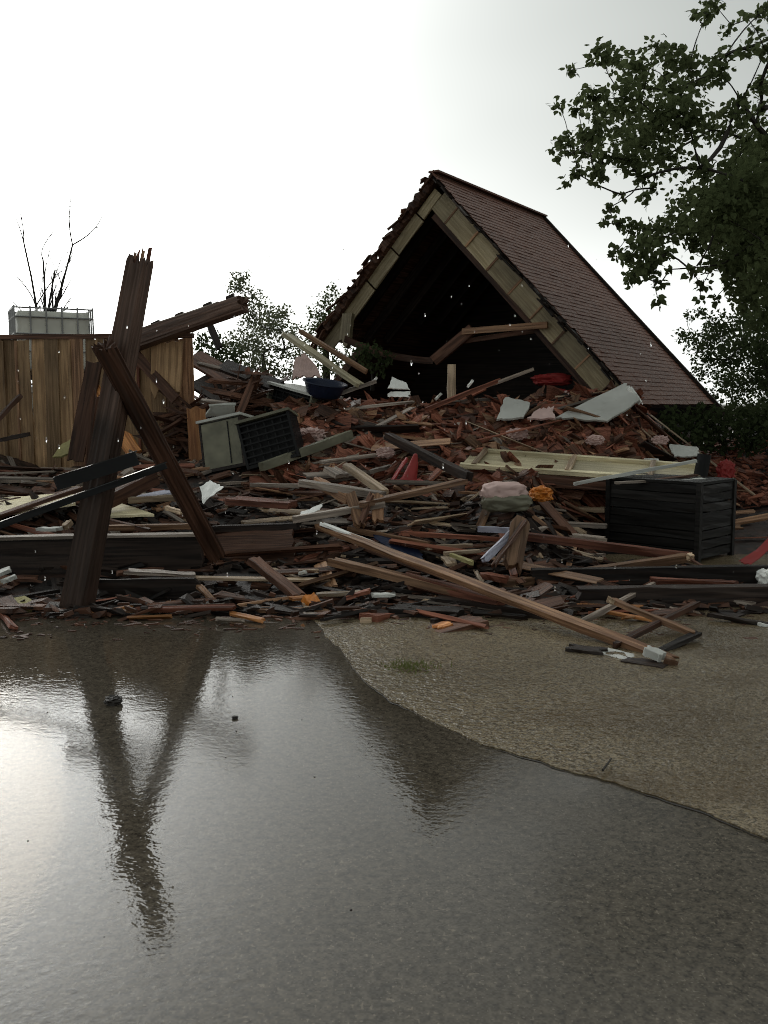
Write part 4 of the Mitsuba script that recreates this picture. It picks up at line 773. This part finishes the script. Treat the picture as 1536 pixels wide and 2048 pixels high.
def skeleton(root, nodes, r0, seed, tip=.004):
    """Branches from the root polyline to every node by nearest neighbour, thick where many hang on one."""
    r = np.random.default_rng(seed); pts = [np.asarray(p, float) for p in root]; par = [max(i - 1, 0) for i in range(len(pts))]; nroot = len(pts)
    for c in sorted(nodes, key=lambda c: np.linalg.norm(c - pts[nroot - 1])):
        j = min(range(nroot - 1, len(pts)), key=lambda j: np.linalg.norm(pts[j] - c)); pts.append(np.asarray(c)); par.append(j)
    cnt = [1] * len(pts)
    for i in range(len(pts) - 1, nroot - 1, -1): cnt[par[i]] += cnt[i]
    segs = []
    for i in range(nroot, len(pts)):
        a, b = pts[par[i]], pts[i]; L = np.linalg.norm(b - a); q = np.linspace(0, 1, 5)[:, None]
        mid = a + (b - a) * q + np.sin(q * np.pi) * r.normal(0, .06, 3) * L
        ra = min(r0, tip * (1 + cnt[i]) ** .62)
        segs.append(tube(mid, np.linspace(ra, max(tip * .7, ra * .7), 5), 5))
    return merge(segs)

# the near tree: spray centres (photo px, py, radius px)
NT = [(1142, 140, 15), (1116, 208, 17), (1199, 107, 28), (1228, 119, 30), (1314, 89, 22), (1270, 128, 30), (1341, 119, 34), (1377, 134, 34), (1436, 142, 32), (1495, 95, 20), (1451, 110, 20), (1427, 6, 24), (1389, 27, 12), (1415, 30, 15), (1406, 47, 10),
      (1451, 65, 14), (1463, 50, 10), (1492, 30, 8), (1525, 24, 22), (1513, 62, 12), (1181, 193, 25), (1154, 214, 22), (1199, 222, 30), (1246, 193, 38), (1288, 178, 40), (1347, 178, 35), (1391, 172, 28), (1258, 252, 50), (1317, 237, 55), (1377, 237, 50), (1421, 261, 34),
      (1184, 267, 34), (1139, 285, 27), (1116, 294, 19), (1112, 317, 9), (1169, 303, 24), (1205, 311, 24), (1288, 282, 55), (1332, 311, 48), (1258, 320, 38), (1282, 356, 18), (1193, 350, 26), (1154, 347, 17), (1133, 365, 14), (1243, 389, 12), (1219, 415, 14), (1305, 377, 17), (1288, 400, 15),
      (1495, 282, 50), (1466, 231, 32), (1480, 202, 20), (1519, 214, 22), (1451, 371, 62), (1510, 371, 70), (1400, 335, 28), (1377, 400, 42), (1436, 430, 70), (1510, 430, 80), (1210, 442, 14), (1238, 444, 15), (1259, 451, 20), (1296, 470, 35), (1284, 497, 34), (1231, 504, 18), (1256, 516, 16),
      (1273, 544, 26), (1259, 562, 13), (1300, 530, 27), (1331, 458, 40), (1377, 446, 50), (1435, 458, 60), (1493, 470, 70), (1388, 493, 24), (1331, 507, 17), (1338, 539, 11), (1319, 567, 14), (1317, 602, 12), (1384, 544, 13), (1405, 569, 15), (1423, 530, 22), (1458, 520, 38), (1493, 539, 50), (1511, 585, 42), (1470, 562, 28),
      (1400, 599, 9), (1430, 599, 12), (1470, 592, 22), (1486, 609, 22), (1560, 300, 80), (1580, 420, 100), (1570, 540, 80), (1600, 150, 70), (1640, 320, 110), (1650, 480, 110), (1600, 40, 60), (1530, 100, 24), (1535, 640, 40), (1520, 170, 18), (1530, 470, 60), (1470, 330, 40)]
def tree(name, label, data, Y0, dY, size, mat, dens, trunk, seed, kind='maple', r0=.06, tip=.004, cat='tree'):
    r = np.random.default_rng(seed); t = thing(name, label, cat); cs, rs, ns = [], [], []
    for px, py, rr in data:
        Y = Y0 + r.uniform(-dY, dY); cs.append(at(px, py, Y)); rs.append(rr * Y / F * 1.06); ns.append(max(6, int(rr * rr * dens)))
    part(t, 'crown', leaves(cs, rs, ns, size, seed, kind=kind), mat, kind='stuff')
    nodes = list(cs)
    part(t, 'branches', skeleton(trunk, nodes, r0, seed, tip), 'm_bark', kind='stuff')
    part(t, 'trunk', tube(trunk, np.linspace(r0 * 3.2, r0 * 1.1, len(trunk)), 10), 'm_bark', smooth=True)
    return t
tr0 = at(1790, 1000, 12.5); tr0[2] = -.05
tree('broadleaf_tree', 'large dark leafy tree reaching in from the right edge over the roof', NT, 12.0, 1.4, .078, 'm_leaf', .098,
     [tr0, tr0 + [.05, 0, 1.5], at(1770, 560, 12.4), at(1730, 380, 12.3), at(1650, 260, 12.2)], 41, r0=.07)
# dark inner foliage of the same tree is simply denser: a second, darker tree stands behind at the edge of the frame
NB = [(1530, 330, 60), (1500, 420, 70), (1440, 440, 50), (1545, 500, 80), (1480, 500, 45), (1530, 580, 45), (1420, 400, 35), (1560, 400, 90), (1620, 450, 110)]
tr1 = at(1700, 1000, 14.8); tr1[2] = -.05
tree('broadleaf_tree', 'dark crowded tree crown filling the right edge behind the nearer tree', NB, 14.6, 1.0, .10, 'm_leaf', .075, [tr1, tr1 + [0, 0, 1.8], at(1660, 560, 14.8), at(1610, 460, 14.7)], 42, r0=.07)
FT = [(1377, 632, 14), (1400, 625, 14), (1442, 650, 35), (1365, 671, 20), (1389, 683, 28), (1423, 673, 30), (1481, 667, 35), (1516, 643, 35), (1412, 717, 28), (1458, 720, 35), (1504, 713, 40), (1447, 752, 28), (1481, 771, 30), (1516, 748, 35), (1470, 794, 25), (1504, 812, 25), (1550, 690, 50), (1560, 780, 60), (1440, 700, 40), (1490, 690, 40), (1535, 812, 30), (1400, 745, 22), (1590, 730, 70), (1500, 625, 30), (1530, 640, 40), (1480, 640, 26), (1528, 690, 42), (1525, 760, 40), (1460, 760, 30), (1430, 790, 22), (1495, 835, 28)]
tr2 = at(1560, 900, 24); tr2[2] = -.05
tree('far_tree', 'airy fine leaved tree beyond the roof at lower right', FT, 23.5, 1.5, .11, 'm_leaf_dark', .24, [tr2, tr2 + [0, 0, 1], at(1545, 780, 24), at(1530, 720, 23.8)], 43, kind='leaf', r0=.07, tip=.006)
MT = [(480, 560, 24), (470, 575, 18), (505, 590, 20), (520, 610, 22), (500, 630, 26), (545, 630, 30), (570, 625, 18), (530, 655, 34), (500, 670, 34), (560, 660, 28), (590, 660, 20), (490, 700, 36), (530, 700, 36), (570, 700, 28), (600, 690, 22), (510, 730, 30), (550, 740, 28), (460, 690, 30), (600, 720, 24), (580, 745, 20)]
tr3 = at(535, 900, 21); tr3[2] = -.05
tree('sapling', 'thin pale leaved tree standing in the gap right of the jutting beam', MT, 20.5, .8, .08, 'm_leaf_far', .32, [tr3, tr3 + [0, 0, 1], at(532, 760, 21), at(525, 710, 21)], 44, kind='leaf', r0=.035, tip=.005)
GB = [(650, 605, 26), (668, 590, 20), (635, 625, 24), (672, 620, 26), (640, 650, 28), (655, 640, 30), (628, 660, 22), (665, 575, 12), (640, 690, 30), (620, 700, 24), (690, 715, 24), (672, 735, 24), (700, 690, 18), (655, 740, 24), (640, 730, 24)]
tr4 = at(655, 900, 19); tr4[2] = 0
tree('green_tree', 'rounded green tree showing beside the left rake of the roof', GB, 18.6, .5, .07, 'm_leaf', .22, [tr4, tr4 + [0, 0, 1], at(652, 720, 19), at(652, 660, 19)], 45, kind='leaf', r0=.04)
DB = [(410, 690, 28), (440, 700, 26), (395, 715, 26), (470, 705, 24), (425, 670, 18), (400, 672, 16), (455, 725, 24), (480, 740, 22), (430, 730, 28)]
tr5 = at(430, 900, 16.5); tr5[2] = .4
tree('dark_shrub', 'dark scrubby shrub right behind the fence end', DB, 16, .4, .09, 'm_leaf_dark', .11, [tr5, tr5 + [0, 0, .8], at(430, 760, 16.3), at(430, 730, 16.2)], 46, kind='leaf', r0=.025, cat='shrub')
RB = [(1345, 835, 26), (1380, 845, 34), (1420, 850, 36), (1465, 845, 38), (1510, 850, 42), (1350, 865, 26), (1400, 875, 30), (1440, 880, 32), (1490, 880, 34), (1540, 870, 44), (1440, 825, 22), (1480, 820, 24), (1525, 830, 28), (1570, 850, 50), (1400, 820, 18)]
tr6 = at(1450, 920, 13.4)
tree('bush', 'dense dark green bush at the foot of the right roof slope', RB, 13.0, .3, .10, 'm_leaf_dark', .13, [tr6, tr6 + [0, 0, .05], at(1450, 890, 13.3)], 47, kind='leaf', r0=.02, cat='shrub')
# climbing weeds inside the gable at left
IB = [(720, 705, 20), (745, 700, 22), (770, 715, 18), (735, 725, 20), (760, 735, 16)]
tr7 = at(745, 780, 14.6)
tree('weed_clump', 'dark reddish green leafy clump at the left foot of the gable', IB, 14.4, .2, .09, 'm_leaf_dark', .14, [tr7, at(745, 750, 14.5)], 48, kind='leaf', r0=.012, cat='plant')

def bare(name, label, base, tops, seed):
    t = thing(name, label, 'tree'); r = np.random.default_rng(seed); segs = []
    def grow(a, b, ra, lvl):
        q = np.linspace(0, 1, 6)[:, None]; P = a + (b - a) * q + np.sin(q * np.pi) * r.normal(0, .05, 3) * np.linalg.norm(b - a)
        segs.append(tube(P, np.linspace(ra, ra * .45, 6), 5))
        if lvl:
            for k in range(6 if lvl == 2 else 4):
                s = P[r.integers(2, 6)]; d = unit(b - a) + r.normal(0, .45, 3) * [1, .6, .6] + [0, 0, .2]; grow(s, s + unit(d) * np.linalg.norm(b - a) * r.uniform(.18, .38), ra * .4, lvl - 1)
    for b in tops: grow(np.asarray(base) + r.normal(0, .05, 3) * [1, 1, 0], b, .035, 2)
    part(t, 'branches', merge(segs), 'm_bark')
bb = at(75, 760, 19)
bare('bare_tree', 'leafless dead shrub with thin twigs rising behind the caged tank', bb, [at(48, 488, 19), at(86, 520, 19), at(145, 490, 19), at(110, 540, 19), at(125, 560, 18.9)], 51)

# grass tuft, leaf litter, stones on the lot
r = np.random.default_rng(61); gv, gf = [], []
g0 = gp(818, 1340)
for k in range(170):
    b = g0 + np.array([r.normal(0, .085), r.normal(0, .06), .02]); h = r.uniform(.02, .065); d = np.array([r.normal(0, .6), r.normal(0, .6), 1]); d /= np.linalg.norm(d); s = np.array([.0035, .001, 0]); i = len(gv)
    gv += [b - s, b + s, b + d * h + [0, 0, -.2 * h]]; gf.append([i, i + 1, i + 2])
obj('grass_tuft', (np.array(gv), np.array(gf)), 'm_blade', 'small green grass tuft growing at the edge of the gravel slab', 'grass', kind='stuff')
obj('lot_stone', lump(gp(227, 1408) + [0, 0, .02], [.042, .035, .024], 14, .3, .5, 3), 'm_rock', 'small black chunk lying on the mirror wet lot below the crossed timbers', 'stone', smooth=30)
obj('lot_stone', lump(gp(470, 1437) + [0, 0, .006], [.014, .012, .008], 15, .3, .5, 3), 'm_rock', 'tiny dark pebble alone on the wet lot left of centre', 'stone', smooth=30)
obj('twig', tube([gp(1205, 1552) + [0, 0, .026], gp(1216, 1540) + [0, 0, .032], gp(1222, 1528) + [0, 0, .026]], [.006, .005, .004], 6), 'm_bark', 'short dark twig near the seam on the gravel slab', 'twig')
cs = []
for k in range(45):
    x, y = r.uniform(-2.2, 2.4), 2.2 + 4 * r.random(); s = r.uniform(.0015, .004); v, f = lump([x, y, (.021 if Polygon(E1 + [(12, 1.3), (30, 1), (30, 23), (-.9, 23)]).buffer(0).intersects(__import__('shapely').geometry.Point(x, y)) else .0) + s * .4], [s, s, s * .6], k, 0, .4); cs.append((v[:], f, v[:, :2]))
s_ = trimesh.creation.icosphere(subdivisions=1)
obj('grit', merge([(np.array(s_.vertices) * np.ptp(v, axis=0) / 2 + v.mean(0), np.array(s_.faces), np.array(s_.vertices)[:, :2]) for v, f, u in cs]), 'm_rock', 'scattered dark grit on the wet lot', 'grit', kind='stuff')

# falling rain drops, hanging in the air
dv = []
s_ = trimesh.creation.icosphere(subdivisions=2); sv, sf = np.array(s_.vertices), np.array(s_.faces)
for k in range(150):
    Y = r.uniform(1.8, 6.0); px, py = r.uniform(0, 1536), r.uniform(480, 1250); c = at(px, py, Y)
    if c[2] < .2: continue
    rad = r.uniform(.0008, .0019); v = sv * [rad, rad, rad * 3.0] + c; dv.append((v, sf, v[:, :2]))
obj('rain', merge(dv), 'm_water', 'falling rain drops in the air before the wreckage', 'rain', kind='stuff', smooth=True)
